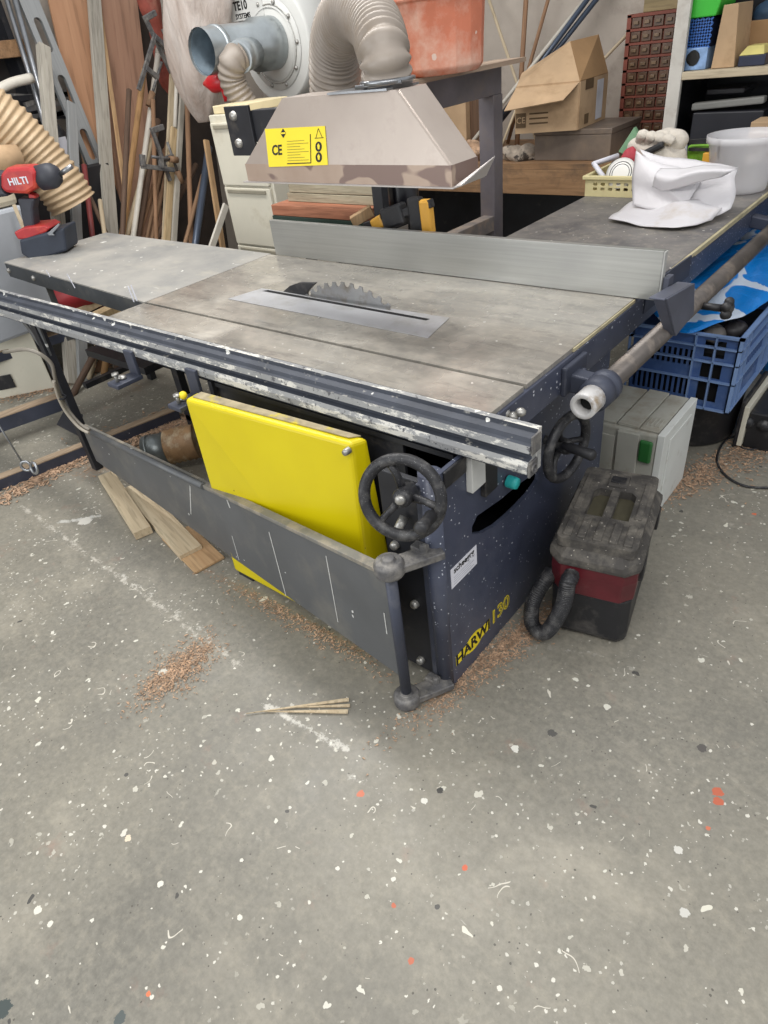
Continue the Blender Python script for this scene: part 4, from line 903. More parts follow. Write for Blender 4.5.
pts = [q1 + (q0 - q1) * .1, W(233, 62, y=my - .2), W(232, 78, y=my - .2), W(241, 98, y=my - .17), W(256, 120, y=my - .12)]
mb = MB(); hose(mb, pts, .078, .030, .009, 20); mb.build('flexible_hose', m_hose, label='narrow grey ribbed hose dropping from the extractor inlet pipe', cat='hose')
# translucent dust bag
n = NT('cloudy_plastic_film'); o = n.mix(n.ramp(n.noise(3, 5, .6, n.scale((3, 3, .6))), .35, .65), lin((190, 172, 160)), lin((226, 216, 208)))
n.bump(n.noise(5, 5, .6, n.scale((4, 4, .7))), .7, .03)
m_film = n.done(o, .3, 0, Alpha=.76)
pb = W(200, 60, y=2.1); mb = MB(); rings = []
for px_, py_, r_ in ((199, -60, .25), (199, -20, .25), (199, 20, .24), (199, 55, .22), (201, 85, .19), (203, 108, .12), (204, 122, .05)):
    c = W(px_, py_, y=2.25); rings.append((c, r_))
mbr = []
cs = spline([c for c, r in rings], 5); rsx = spline([V((r, 0, 0)) for c, r in rings], 5)
for i, c in enumerate(cs):
    ring = []
    for k in range(40):
        t = 2 * PI * k / 40; rr = rsx[i].x * (1 + .07 * math.sin(5 * t + i * .1) + .16 * noise.noise(V((math.cos(t) * 2.2, math.sin(t) * 2.2, c.z * 3))))
        ring.append(c + V((rr * math.cos(t), rr * .7 * math.sin(t), 0)))
    mbr.append(ring)
mb.loft(mbr, True, True); mb.build('dust_bag', m_film, label='cloudy pinkish plastic dust bag hanging behind the timber poles', cat='bag')
# ------------------------------------------------------------------ bench along the back wall
bn = thing('back_bench', (-1.5, 3.45, 0), 'long brown wooden bench against the back wall', 'bench')
bt = W(550, 164, y=3.0).z; bb = W(550, 195, y=3.0).z
MB().box((-2.9, 3.0, bt - .03), (-.74, 3.9, bt)).build('bench_top', m_oakx, bn)
MB().box((-2.9, 3.0, bb), (-.74, 3.03, bt - .031)).build('front_board', m_oakx, bn, bevel=.003)
for x_ in (-2.8, -.8): MB().box((x_ - .04, 3.06, 0), (x_ + .04, 3.14, bt - .03)).build('leg', m_black, bn)
MB().box((-2.9, 3.7, 0), (-.74, 3.72, bt - .04)).build('bench_shade_panel', m_black, bn)  # added dark panel that gives the shadow under the bench
# metal box and cardboard box
ym = 3.10
a, b = W(534, 163, y=ym), W(612, 128, y=ym)
mbx = thing('metal_case', (( a.x + b.x) / 2, ym + .2, bt), 'flat brown metal case under the open cardboard box', 'case')
m_mcase = pbr('brown_metal_case', (112, 100, 90), .5, .3, .12, 6, dust=((142, 124, 106), 5, .5, .8))
MB().box((a.x, ym, bt + .001), (b.x, ym + .42, b.z - .03)).build('body', m_mcase, mbx, bevel=.004)
MB().box((a.x - .004, ym - .004, b.z - .029), (b.x + .004, ym + .424, b.z)).build('lid', m_mcase, mbx, bevel=.003)
mt_ = b.z + .001; yc_ = ym + .05
cb = W(577, 130, z=mt_); L_ = W(516, 134, z=mt_); R_ = W(604, 118.5, z=mt_)
cbx = thing('cardboard_box', (cb + (L_ - cb) * .5 + (R_ - cb) * .5), 'open printed cardboard box with raised flaps on the metal case', 'box')
H1 = (Wp(576, 82, cb, (cb - CAM) * V((1, 1, 0))) - cb).z
U = V((0, 0, H1)); back = L_ + R_ - cb
def wallp(p, q, h, name='side', th=.006):
    n2 = (q - p).cross(V((0, 0, 1))).normalized() * th
    m_ = MB(); m_.prism([p, q, q + h, p + h], n2); return m_.build(name, m_card, cbx)
wallp(L_, cb, U); wallp(cb, R_, U); wallp(R_, back, U); wallp(back, L_, U)
mb = MB(); mb.prism([L_ + V((0, 0, .002)), cb + V((0, 0, .002)), R_ + V((0, 0, .002)), back + V((0, 0, .002))], (0, 0, .004)); mb.build('bottom', m_card, cbx)
dF = ((cb - L_).cross(V((0, 0, 1)))).normalized(); dF = dF if dF.y < 0 else -dF
def flap(p, q, tip_p, tip_q, name='flap', mt=m_card):
    m_ = MB(); n2 = (q - p).cross(tip_p - p).normalized() * .005; m_.prism([p, q, tip_q, tip_p], n2); return m_.build(name, mt, cbx)
tl, tc_, tr_, tb_ = L_ + U, cb + U, R_ + U, back + U
pd = (cb - CAM) * V((1, 1, 0))
fp0 = Wp(504, 111, tl + dF * .13, pd); fp1 = Wp(563, 100, tc_ + dF * .13, pd)
flap(tl, tc_, fp0, fp1)
apx = Wp(570, 42, (tl + tb_) / 2 * .4 + (tc_ + tr_) / 2 * .6, pd); apl = Wp(522, 74, (tl + tb_) / 2, pd)
flap(tl, tc_, apl, apx); rp = Wp(598, 35, (tr_ + tb_) / 2, pd)
flap(tc_, tr_, apx, rp, mt=m_carddk); flap(tr_, tb_, rp, apl + V((0, .1, 0)), mt=m_carddk)
Mc = frame(cb + (L_ - cb) * .72 + V((0, 0, H1 * .32)) + dF * .008, cb - L_, Z0)
mb = MB(); mb.box((-.10, -.045, 0), (-.04, .03, .001), Mc); mb.text('CE', Mc @ Matrix.Translation((-.07, -.008, .0015)), .045, .0003, m=1)
for k in range(3): mb.box((-.02, -.03 + .025 * k, 0), (.09, -.022 + .025 * k, .001), Mc)
dR = V((0, 0, 1)).cross(R_ - cb).normalized(); dR = dR if dR.x > 0 else -dR
Mr = frame(cb + (R_ - cb) * .45 + V((0, 0, H1 * .5)) + dR * .008, R_ - cb, Z0)
mb.box((-.12, .07, 0), (.0, .12, .001), Mr); mb.box((-.11, -.1, 0), (-.05, -.05, .001), Mr); mb.box((.06, -.10, 0), (.16, .10, .001), Mr, m=2)
mb.build('print', [pbr('box_print', (96, 76, 52), .8), m_card, pbr('box_label', (200, 200, 205), .6)], cbx)
# clutter on the bench left of the case
p = W(515, 155, y=3.08)
m_net = pbr('mixed_pale_scrap', (150, 138, 124), .8, 0, .3, 22, dust=((60, 52, 46), 12, .5, .56))
lump('rag_pile', V((p.x, 3.14, bt + .03)), .11, (1.3, .7, .5), m_net, 'grey tangle of rags on the bench left of the metal case', 'rags', .5, 14, 3)
p = W(452, 188, y=2.95); lump('shavings', V((p.x, 3.14, bt + .03)), .12, (1.6, .7, .45), pbr('wood_shavings', (168, 138, 112), .9, 0, .35, 30), 'pale shavings heaped on the bench beyond the hood', 'shavings', .6, 22, 5)
a, b = W(443, 188, y=3.2), W(461, 100, y=3.2); MB().box((a.x - .05, 3.25, bt + .001), (b.x + .0, 3.5, b.z)).build('carton', m_card, label='tall plain carton on the bench seen beyond the hood', cat='carton', bevel=.004)
a, b = W(463, 188, y=3.2), W(478, 96, y=3.2); MB().box((a.x, 3.3, bt + .001), (b.x + .03, 3.34, b.z + .05)).build('brown_board', wood('dark_brown_board', (84, 62, 46), (112, 84, 62), 2), label='dark brown board standing on the bench beside the carton', cat='board', bevel=.003)
# ------------------------------------------------------------------ drawer cabinet on the wall
yd = 3.72; TLd, BLd, TRd = W(627, 15, y=yd), W(616.5, 148, y=yd), W(693, 9, y=yd)
dcab = thing('parts_cabinet', ((TLd.x + TRd.x) / 2, 3.83, BLd.z), 'red brown wall cabinet of many small brown drawers', 'cabinet')
m_rb = pbr('red_brown_frame', (124, 66, 52), .6, 0, .12, 6); m_dr = pbr('smoky_brown_drawer', (92, 68, 52), .35, 0, .18, 8, dust=((130, 106, 84), 9, .55, .8)); m_dr2 = pbr('drawer_label_slot', (112, 90, 68), .4, 0, .2, 30)
xl = (TLd.x + BLd.x) / 2; Wd = TRd.x - xl; z0_, z1_ = BLd.z, TLd.z; 
mb = MB(); mb.box((xl, yd + .02, z0_), (xl + Wd, 3.94, z1_)); 
nr, nc = 10, 5
rh = (z1_ - z0_ - .02) / nr; cw = (Wd - .05) / nc
for r_ in range(nr + 1): mb.box((xl, yd, z0_ + r_ * rh + .004), (xl + Wd, yd + .02, z0_ + r_ * rh + .016))
mb.box((xl, yd, z0_), (xl + .025, yd + .02, z1_)); mb.box((xl + Wd - .025, yd, z0_), (xl + Wd, yd + .02, z1_)); mb.build('frame', m_rb, dcab)
for r_ in range(nr):
    for c_ in range(nc):
        mb = MB(); a = V((xl + .025 + c_ * cw + .005, yd + .003, z0_ + r_ * rh + .019)); b = V((a.x + cw - .01, yd + .022, a.z + rh - .018))
        mb.box(a, b); mb.box((a.x + cw * .2, yd - .008, a.z + rh * .25), (b.x - cw * .2, yd + .003, a.z + rh * .5), m=1); mb.build('drawer', [m_dr, m_dr2], dcab, bevel=.002)
MB().box((xl + .08, yd + .03, z1_ + .001), (xl + .30, 3.9, z1_ + .09)).build('wood_block', wood('greenish_block', (134, 118, 84), (160, 142, 106), 0), label='wooden block on top of the small drawer cabinet', cat='block', bevel=.004)
# ------------------------------------------------------------------ shelving at the right
ys = 3.3; pt, pb_ = W(689, 0, y=ys), W(664, 130, y=ys); xs = (pt.x + pb_.x) / 2
su = thing('shelf_unit', (xs + .8, 3.55, 0), 'white fronted dark shelving unit at the right of the back wall', 'shelving')
m_pw = pbr('scuffed_white_post', (196, 192, 184), .6, 0, .08, 6, dust=((160, 150, 138), 9, .5, .8))
lean = (pt.x - pb_.x) / (pt.z - pb_.z); 
MB().box((xs - .035, ys, 0), (xs + .035, ys + .03, 2.3)).build('post', m_pw, su, bevel=.003)
MB().box((xs - .02, ys + .03, 0), (xs + .0, ys + .6, 2.3)).build('side_wall', m_black, su)
MB().box((xs, ys + .58, 0), (xs + 1.9, ys + .6, 2.3)).build('back_wall', m_black, su)
MB().box((xs + 1.86, ys, 0), (xs + 1.9, ys + .58, 2.3)).build('side_wall', m_black, su)
s1 = W(700, 71, y=ys).z; s1b = W(700, 79, y=ys).z
MB().box((xs + .036, ys, s1b), (xs + 1.86, ys + .57, s1)).build('shelf', wood('pale_shelf', (176, 160, 134), (200, 186, 160), 0), su, bevel=.002)
s2 = .90
MB().box((xs + .036, ys, s2 - .03), (xs + 1.86, ys + .57, s2)).build('shelf', m_black, su)
MB().box((xs + .036, ys, .25), (xs + 1.86, ys + .57, .28)).build('shelf', m_black, su)
def bx(name, px0, px1, ptop, y, d, zb, mt, label, cat, bev=.004, **k):
    a, b = W(px0, ptop, y=y), W(px1, ptop, y=y); m_ = MB(); m_.box((a.x, y, zb + .001), (b.x, y + d, max(a.z, b.z))); return m_.build(name, mt, label=label, cat=cat, bevel=bev, **k)
yy = ys + .06
# blue white carton with a dark round picture, lattice basket on it, green bin above
z_ = W(700, 49, y=yy).z
o = bx('printed_carton', 683, 708, 49, yy, .25, s1, pbr('blue_white_carton', (130, 160, 200), .5, 0, .25, 14), 'small blue and white printed carton on the shelf', 'carton')
mb = MB(); c = W(693, 58, y=yy - .002); mb.prism([c + V((a, 0, b)) for a, b in disc(.035, 14)], (0, -.001, 0)); mb.wobble(.004, 40); mb.build('print', m_ink, o)
zb_ = z_ + .002; a, b = W(687, 20, y=yy), W(713, 20, y=yy); zt_ = a.z
lb = thing('lattice_basket', ((a.x + b.x) / 2, yy + .1, zb_), 'blue lattice basket standing on the printed carton', 'basket')
m_bl = pbr('blue_basket', (52, 98, 170), .45, 0, .08)
MB().box((a.x + .004, yy + .012, zb_), (b.x - .004, yy + .22, zt_)).build('lining', pbr('navy_lining', (20, 34, 66), .6), lb)
mb = MB(); w_ = b.x - a.x; h_ = zt_ - zb_; n_ = 5
for k in range(-n_, n_ + 1):
    for s_ in (1, -1):
        p0 = [(t, (t - k / n_) if s_ == 1 else (1 - (t - k / n_))) for t in (0, 1)]
        pts_ = []
        for i in range(41):
            t = i / 40; v = (t - k / n_) if s_ == 1 else (1 - (t - k / n_))
            if 0 <= v <= 1: pts_.append(V((a.x + t * w_, yy + .006, zb_ + v * h_)))
        if len(pts_) > 2: mb.bar(pts_[0], pts_[-1], .008, .006, (0, 1, 0))
mb.build('lattice', m_bl, lb)
a, b = W(686, 17, y=yy), W(722, 17, y=yy)
mb = MB(); mb.loft([[V((a.x + .01, yy - .01, zt_ + .004)), V((b.x - .03, yy - .01, zt_ + .004)), V((b.x - .03, yy + .24, zt_ + .004)), V((a.x + .01, yy + .24, zt_ + .004))], [V((a.x - .02, yy - .03, zt_ + .2)), V((b.x + .03, yy - .03, zt_ + .2)), V((b.x + .03, yy + .26, zt_ + .2)), V((a.x - .02, yy + .26, zt_ + .2))]])
mb.build('green_bin', pbr('bright_green_plastic', (64, 182, 60), .4, 0, .05), label='bright green plastic bin at the top of the shelf', cat='bin', bevel=.006)
# leaning tall carton
a, b, c, d = W(711, 67, y=yy), W(734, 66, y=yy), W(739, 3, y=yy), W(724, 5, y=yy); 
for q in (a, b): q.z = s1 + .002
mb = MB(); mb.prism([a, b, c, d], (0, .25, 0)); mb.build('tall_carton', m_card, label='tall brown carton leaning to the right on the shelf', cat='carton', bevel=.003)
bx('wide_carton', 742, 830, 22, ys + .30, .22, s1, m_carddk, 'wide open brown carton at the back of the shelf', 'carton')
o = bx('index_box', 739, 766, 56, yy, .2, s1, pbr('blue_black_box', (34, 40, 62), .4), 'dark blue box with a yellow lid on the shelf', 'box')
a = W(739, 56, y=yy); b = W(766, 45, y=yy); mb = MB(); mb.prism([V((a.x, yy - .005, a.z + .001)), V((b.x, yy - .005, a.z + .001)), V((b.x - .02, yy + .05, b.z)), V((a.x + .02, yy + .05, b.z))], (0, .12, 0)); mb.build('lid', pbr('pale_yellow_lid', (206, 194, 120), .5), o, bevel=.003)
a = W(760, 12, y=yy + .2); lump('blue_sack', V((a.x + .1, yy + .35, a.z - .02)), .12, (1.6, .7, .6), pbr('dull_blue_film', (60, 84, 110), .5), 'dull blue sack stuffed above the wide carton', 'sack', .3, 9, 8)
# lower shelf
z2 = W(720, 112, y=yy).z
MB().box((W(693, 112, y=yy).x, yy, s2 + .001), (W(764, 112, y=yy).x, yy + .4, z2)).build('dark_bin', pbr('dark_grey_bin', (34, 35, 42), .5, 0, .1), label='dark grey bin on the lower shelf', cat='bin', bevel=.006)
a, b = W(692, 114, y=yy + .05), W(765, 103, y=yy + .05); a.z = z2 + .025; b.z = z2 + .045; m_ = MB(); m_.bar(a, b, .06, .035); m_.build('grey_channel', pbr('dusty_channel', (128, 128, 124), .6), label='pale grey channel lying on the dark bin', cat='channel', bevel=.008)
a, b = W(708, 98, y=yy + .25), W(748, 86, y=yy + .25); MB().box((a.x, yy + .2, z2 + .06), (b.x, yy + .42, b.z)).build('clear_box', pbr('smoky_box', (52, 50, 54), .25), label='smoky plastic box behind the grey channel', cat='box', bevel=.006)
o = bx('small_carton', 751, 800, 122, ys - .18, .17, .0 + .87, m_card, 'small open brown carton at the right behind the white tub', 'carton')
# ------------------------------------------------------------------ poles against the back wall
def pole(name, p, q, yp, yq, r, mt, label, cat, sq=None, ext=.3):
    a, b = W(*p, y=yp), W(*q, y=yq); d = (a - b).normalized(); a = a + d * ext; 
    if b.z > bt + .002 and name != 'thin_wire': b = b + (b - a).normalized() * min(.5, max(0, (b.z - bt - .02) / max(.05, d.z)))
    L = (a - b).length; Mz = frame(b, d.cross(V((0, 1, 0))).normalized(), V((0, 1, 0)).cross(V((0, 0, 0))) if False else d.cross(d.cross(V((0, 1, 0)))).normalized()); z = Mz.to_3x3() @ V((0, 0, 1))
    if z.dot(d) < 0: Mz = Mz @ Matrix.Rotation(PI, 4, 'X')
    m_ = MB()
    if sq: m_.box((-sq[0] / 2, -sq[1] / 2, 0), (sq[0] / 2, sq[1] / 2, L))
    else: m_.lathe([(r, 0), (r, L)], (0, 0, 0), (0, 0, 1), 12, True)
    return m_.build(name, mt, M=Mz, label=label, cat=cat)
m_stick = wood('brown_stick', (128, 96, 70), (156, 120, 90), 2); m_pale = wood('pale_stick', (176, 158, 130), (200, 184, 156), 2)
m_bpipe = pbr('blue_grey_pipe', (72, 82, 98), .35, .3, .1, 6)
pole('thin_rod', (489, 0), (516, 80), 3.80, 3.6, .010, m_pale, 'thin pale rod on the back wall right of the orange drum', 'rod')
pole('wooden_pole', (526, 0), (521, 80), 3.80, 3.66, .016, m_stick, 'upright brown wooden pole against the back wall', 'pole')
pole('wooden_pole', (548, 0), (526, 78), 3.82, 3.7, .012, m_stick, 'thin brown pole leaning right against the back wall', 'pole')
pole('steel_pipe', (587, 0), (504, 112), 3.74, 3.42, .016, m_bpipe, 'blue grey pipe slanting across the wall, upper of the pair', 'pipe')
pole('steel_pipe', (596, 0), (514, 104), 3.78, 3.52, .016, m_bpipe, 'blue grey pipe slanting across the wall, lower of the pair', 'pipe')
pole('pale_conduit', (578, 8), (499, 108), 3.74, 3.35, .012, pbr('white_conduit', (190, 184, 172), .5), 'pale conduit slanting just left of the blue grey pipes', 'conduit')
pole('bamboo_cane', (641, 20), (603, 60), 3.9, 3.8, .010, m_pale, 'thin cane on the wall left of the small drawer cabinet', 'cane', ext=.1)
pole('short_cane', (515, 112), (500, 150), 3.3, 3.2, .008, m_pale, 'short pale cane standing on the bench behind the rack post', 'cane', ext=.05)
# ------------------------------------------------------------------ things on the extension table
zt0 = .8705
a, b = W(585, 196, z=zt0), W(640, 199, z=zt0)
bk_ = thing('plastic_basket', ((a.x + b.x) / 2, a.y + .15, zt0), 'cream plastic basket with holes on the extension table', 'basket')
m_bas = pbr('cream_plastic', (214, 202, 154), .45, 0, .05, 8)
hB = W(585, 178, y=a.y).z - zt0; bx0, bx1, by0, by1 = a.x, a.x + .42, a.y, a.y + .30
ho = []
for r_, zz in ((0, .42), (1, .68)):
    for k in range(9): ho.append(rrect(.022, hB * .17, .004, 2, (bx0 + .05 + .038 * k, zt0 + hB * zz)))
for yy_, nm in ((by0, 'long_wall'), (by1, 'long_wall')):
    mb = MB(); mb.holes([(bx0, zt0), (bx1, zt0), (bx1, zt0 + hB), (bx0, zt0 + hB)], ho, .005, frame((0, yy_, 0), (1, 0, 0), (0, 0, 1))); mb.build(nm, m_bas, bk_)
for xx in (bx0, bx1):
    hs = [rrect(.03, hB * .17, .004, 2, (by0 + .06 + .05 * k, zt0 + hB * .55)) for k in range(4)]
    mb = MB(); mb.holes([(by0, zt0), (by1, zt0), (by1, zt0 + hB), (by0, zt0 + hB)], hs, .005, frame((xx, 0, 0), (0, 1, 0), (0, 0, 1))); mb.build('short_wall', m_bas, bk_)
MB().box((bx0, by0, zt0), (bx1, by1, zt0 + .004)).build('basket_floor', m_bas, bk_)
mb = MB(); zt_ = zt0 + hB
mb.box((bx0 - .014, by0 - .014, zt_ - .006), (bx1 + .014, by0 + .004, zt_ + .012)); mb.box((bx0 - .014, by1 - .004, zt_ - .006), (bx1 + .014, by1 + .014, zt_ + .012))
mb.box((bx0 - .014, by0, zt_ - .006), (bx0 + .004, by1, zt_ + .012)); mb.box((bx1 - .004, by0, zt_ - .006), (bx1 + .014, by1, zt_ + .012)); mb.build('rim', m_bas, bk_, bevel=.004)
# contents of the basket
c = W(622, 182, y=by0 + .06); mb = MB(); mb.lathe([(.0, 0), (.045, 0), (.05, .004), (.066, .012), (.07, .016), (.05, .02), (.0, .018)], (c.x, by0 + .045, zt0 + .09), (.1, -1, .55), 28)
o = mb.build('ceramic_disc', pbr('white_glaze', (222, 220, 214), .25, 0, .02)); tag(o, 'white round disc with dark rings standing in the cream basket', 'disc')
mb = MB(); ax_ = V((.1, -1, .55)).normalized(); mb.torus(V((c.x, by0 + .045, zt0 + .09)) + ax_ * .018, ax_, .050, .003, 24, 6); mb.torus(V((c.x, by0 + .045, zt0 + .09)) + ax_ * .019, ax_, .040, .002, 24, 6); mb.build('dark_ring', m_blackpl, o)
a, b = W(594, 164, y=by0 + .1), W(606, 178, y=by0 + .04); c2 = W(618, 156, y=by0 + .2)
mb = MB(); mb.tube([b - V((0, 0, .01)), a, c2], .014, 8); mb.build('white_bracket', m_white, label='white plastic corner bracket sticking out of the basket', cat='bracket')
lump('spray_trigger', W(614, 172, y=by0 + .12), .035, (.8, .8, 1.5), m_blackpl, 'small black nozzle in the cream basket', 'nozzle', .2, 20, 4)
lump('red_cloth', W(628, 165, y=by0 + .12), .055, (1, .7, 1.2), pbr('red_cloth', (164, 56, 66), .7, 0, .15, 20), 'dark red cloth bunched in the basket', 'cloth', .5, 18, 5)
lump('rubble_filler', V(((bx0 + bx1) / 2, by0 + .16, zt0 + .05)), .1, (1.7, 1.1, .45), pbr('brown_scrap', (110, 92, 70), .8, 0, .4, 25), 'mixed brown oddments filling the cream basket', 'oddments', .3, 12, 6)
# green bag corner, gloves
g0 = by0 + .25
mb = MB(); mb.prism([W(618, 152, y=g0), W(634, 127, y=g0 + .02), W(640, 138, y=g0 + .03), W(636, 160, y=g0)], (0, .03, 0)); o = mb.build('green_packet', pbr('green_packet', (112, 150, 116), .6, 0, .1), label='green packet poking up behind the basket', cat='packet', bevel=.004)
m_gl = pbr('off_white_cotton', (206, 198, 186), .9, 0, .06, 14, bump=.4, bs=120)
gy = by0 + .22
gl = thing('work_gloves', W(655, 160, y=gy), 'pile of off-white cotton work gloves beside the basket', 'gloves')
for i, (p, r_, sq) in enumerate((((650, 148), .085, (1.3, .8, .8)), ((668, 144), .075, (1.2, .8, .9)), ((660, 160), .095, (1.4, .8, 1.0)), ((674, 158), .06, (1, .8, 1.1)))):
    lump('glove', W(*p, y=gy), r_, sq, m_gl, None, None, .3, 10, i, parent=gl)
for k in range(4):
    mb = MB(); a = W(640 + 8 * k, 141 + k, y=gy - .03); b = W(646 + 9 * k, 136 + 2 * k, y=gy - .06); mb.tube(spline([a, a.lerp(b, .5) + V((0, -.02, .02)), b], 4), .022, 8); mb.build('finger', m_gl, gl)
a, b = W(644, 154, y=gy - .09), W(664, 144, y=gy - .09)
MB().bar(a, b, .03, .03).build('black_marker', m_blackpl, label='black marker lying across the gloves', cat='marker', bevel=.01)
p = W(655, 150, y=gy)
MB().box((W(640, 150, y=gy).x, gy - .08, zt0), (W(676, 150, y=gy).x, gy + .12, W(655, 176, y=gy).z + .02)).build('parts_box', pbr('dull_olive_box', (92, 92, 78), .7), label='low dull box under the gloves', cat='box', bevel=.004)
# yellow green packet and black clip beyond the bag
y_ = 2.62
bx('seed_packet', 688, 712, 146, y_, .05, zt0, pbr('green_yellow_packet', (132, 190, 60), .5, 0, .3, 18), 'bright green and yellow packet left of the white tub', 'packet')
bx('orange_pot', 703, 716, 153, y_ - .06, .05, zt0, pbr('orange_yellow', (226, 168, 60), .5), 'small orange pot in front of the green packet', 'pot')
mb = MB(); a, b = W(690, 142, y=y_ - .03), W(718, 140, y=y_ - .03); mb.bar(a, b, .02, .02); mb.bar(b, W(717, 160, y=y_ - .03), .02, .02); mb.bar(a + V((0, 0, -.03)), b + V((0, 0, -.04)), .02, .012); mb.build('black_clip', m_blackpl, label='black plastic frame over the green packet', cat='frame')
MB().bar(W(686, 134, y=2.7), V((W(687, 165, y=2.7).x, 2.7, zt0 + .01)), .014, .01).build('white_rod', m_white, label='thin white rod standing behind the white bag', cat='rod')
lump('red_tape', W(712, 172, y=2.45), .03, (1.2, 1, .6), pbr('dusty_red', (150, 70, 64), .6), 'small dusty red lump beside the white tub', 'tape', .2, 20, 2)
# translucent tub
n = NT('milky_plastic'); m_milk = n.done(lin((228, 226, 228)), .25, 0, Alpha=.5)
tc2 = W(737, 190, z=zt0); top = W(745, 133, y=tc2.y); Ht = top.z - zt0; kt = .15
mb = MB(); mb.lathe([(.0, .002), (kt * .76, .002), (kt * .78, .01), (kt, Ht - .03), (kt * 1.08, Ht - .028), (kt * 1.09, Ht - .0), (kt * 1.04, Ht), (kt * .98, Ht - .03), (kt * .75, .012), (.0, .01)], tc2, (0, 0, 1), 36)
mb.build('plastic_tub', m_milk, label='translucent milky plastic tub on the extension table', cat='tub')
# white plastic bag, folded
m_bag = NT('white_woven_film'); m_bag.bump(m_bag.noise(7, 5, .6, None, .8), .5, .012)
bc_ = m_bag.mix(m_bag.ramp(m_bag.noise(4, 5, .6), .58, .78), lin((212, 209, 211)), lin((184, 170, 150))); m_bag = m_bag.done(bc_, .45)
wb = thing('white_bag', W(670, 215, z=zt0), 'crumpled white plastic sack folded over on the extension table', 'bag')
def S(rows, seed, amp=.010, nm='fold', sc=13): return sheet(nm, rows, m_bag, .0025, amp=amp * 1.25, sc=sc, parent=wb, seed=seed)
z1_ = zt0 + .012
S([[W(609, 219, z=z1_), W(640, 225, z=z1_), W(680, 228, z=z1_), W(712, 221, z=z1_)],
   [W(622, 208, z=z1_ + .01), W(648, 212, z=z1_ + .015), W(684, 214, z=z1_ + .03), W(722, 208, z=z1_ + .03)],
   [W(632, 202, z=z1_ + .02), W(652, 200, z=z1_ + .04), W(690, 200, z=z1_ + .06), W(734, 196, z=z1_ + .03)]], 1, .006)
S([[W(634, 206, y=2.0), W(654, 210, y=1.96), W(684, 214, y=1.94), W(708, 218, y=1.94)],
   [W(632, 190, y=2.04), W(652, 194, y=2.0), W(680, 203, y=1.97), W(698, 212, y=1.95)],
   [W(634, 172, y=2.06), W(650, 180, y=2.0), W(668, 186, y=1.98), W(690, 200, y=1.98)],
   [W(636, 152, y=2.08), W(652, 160, y=2.05), W(682, 168, y=2.04), W(700, 180, y=2.03)]], 4, .007)
S([[W(651, 187, y=1.98), W(664, 190, y=1.96), W(690, 185, y=1.95), W(722, 178, y=1.97)],
   [W(655, 176, y=1.95), W(670, 180, y=1.93), W(695, 173, y=1.93), W(736, 170, y=1.98)],
   [W(660, 168, y=2.0), W(684, 168, y=1.99), W(706, 166, y=2.0), W(738, 168, y=2.04)]], 7, .006)
S([[W(640, 150, y=2.10), W(662, 157, y=2.10), W(690, 160, y=2.12), W(738, 168, y=2.12)],
   [W(650, 172, y=2.06), W(668, 176, y=2.04), W(700, 176, y=2.05), W(735, 178, y=2.08)],
   [W(654, 192, y=2.04), W(680, 196, y=2.02), W(708, 198, y=2.02), W(735, 194, y=2.06)],
   [W(652, 208, y=2.02), W(684, 218, y=1.96), W(706, 220, y=1.95), W(730, 208, y=2.02)]], 11, .008)
# ------------------------------------------------------------------ cordless drill on the outfeed table
dO = W(47, 252, z=.871); ud = V((.777, .629, 0)); fd = V((.629, -.777, 0))
def DP(px, py, off=0.): return Wp(px, py, dO + fd * .0, fd) + fd * off
dl = thing('cordless_drill', dO, 'red and black cordless drill standing on its battery on the side table', 'drill')
m_dred = pbr('drill_red', (172, 44, 46), .4, 0, .08, 12, dust=((216, 96, 66), 8, .5, .75)); m_dblk = pbr('drill_black', (52, 54, 62), .55, 0, .12, 12)
def dprism(name, pts, w_, mt, bev=.01, par=None, off=0):
    mb = MB(); c = [DP(*p, -w_ / 2 + off) for p in pts]; mb.prism(c, fd * w_); return mb.build(name, mt, par or dl, bevel=bev)
bat = dprism('battery', [(26, 236), (70, 224), (73, 247), (40, 258), (28, 250)], .17, pbr('battery_black', (44, 50, 62), .6, 0, .12, 9), .012)
dprism('battery_clip', [(20, 229), (30, 224), (50, 222), (56, 225), (52, 229), (34, 236), (24, 236)], .15, m_dred, .008)
dprism('handle', [(20, 197), (38, 197), (36, 208), (38, 226), (27, 228), (23, 208)], .08, m_dblk, .012)
dprism('trigger', [(30, 192), (38, 195), (36, 203), (31, 202)], .05, m_dred, .006)
dprism('motor_housing', [(6, 172), (12, 166), (34, 165), (41, 170), (42, 186), (32, 192), (12, 191), (6, 186)], .13, m_dred, .02)
dprism('motor_cap', [(-12, 170), (7, 173), (7, 188), (14, 194), (-6, 197), (-14, 190)], .12, m_dblk, .02)
a, b = DP(40, 178), DP(60, 174); mb = MB(); d_ = (b - a).normalized(); L = (b - a).length
mb.lathe([(.0, 0), (.058, 0), (.060, L * .5), (.056, L * .7), (.040, L * .92), (.02, L), (.0, L)], a, d_, 24); ch = mb.build('chuck', m_dblk, dl)
mb = MB(); mb.tube([b, DP(72, 166)], .012, 8); mb.build('drill_bit', m_steel, ch)
MT = frame(DP(24, 179, .067), DP(40, 176) - DP(8, 180), Z0); mb = MB(); mb.text('HILTI', MT, .044, .001, bold=.001); mb.build('lettering', m_white, dl)
dprism('belt_hook', [(55, 229), (66, 219), (67, 221), (60, 229), (62, 231), (56, 231)], .012, m_steel, .001, off=.09)
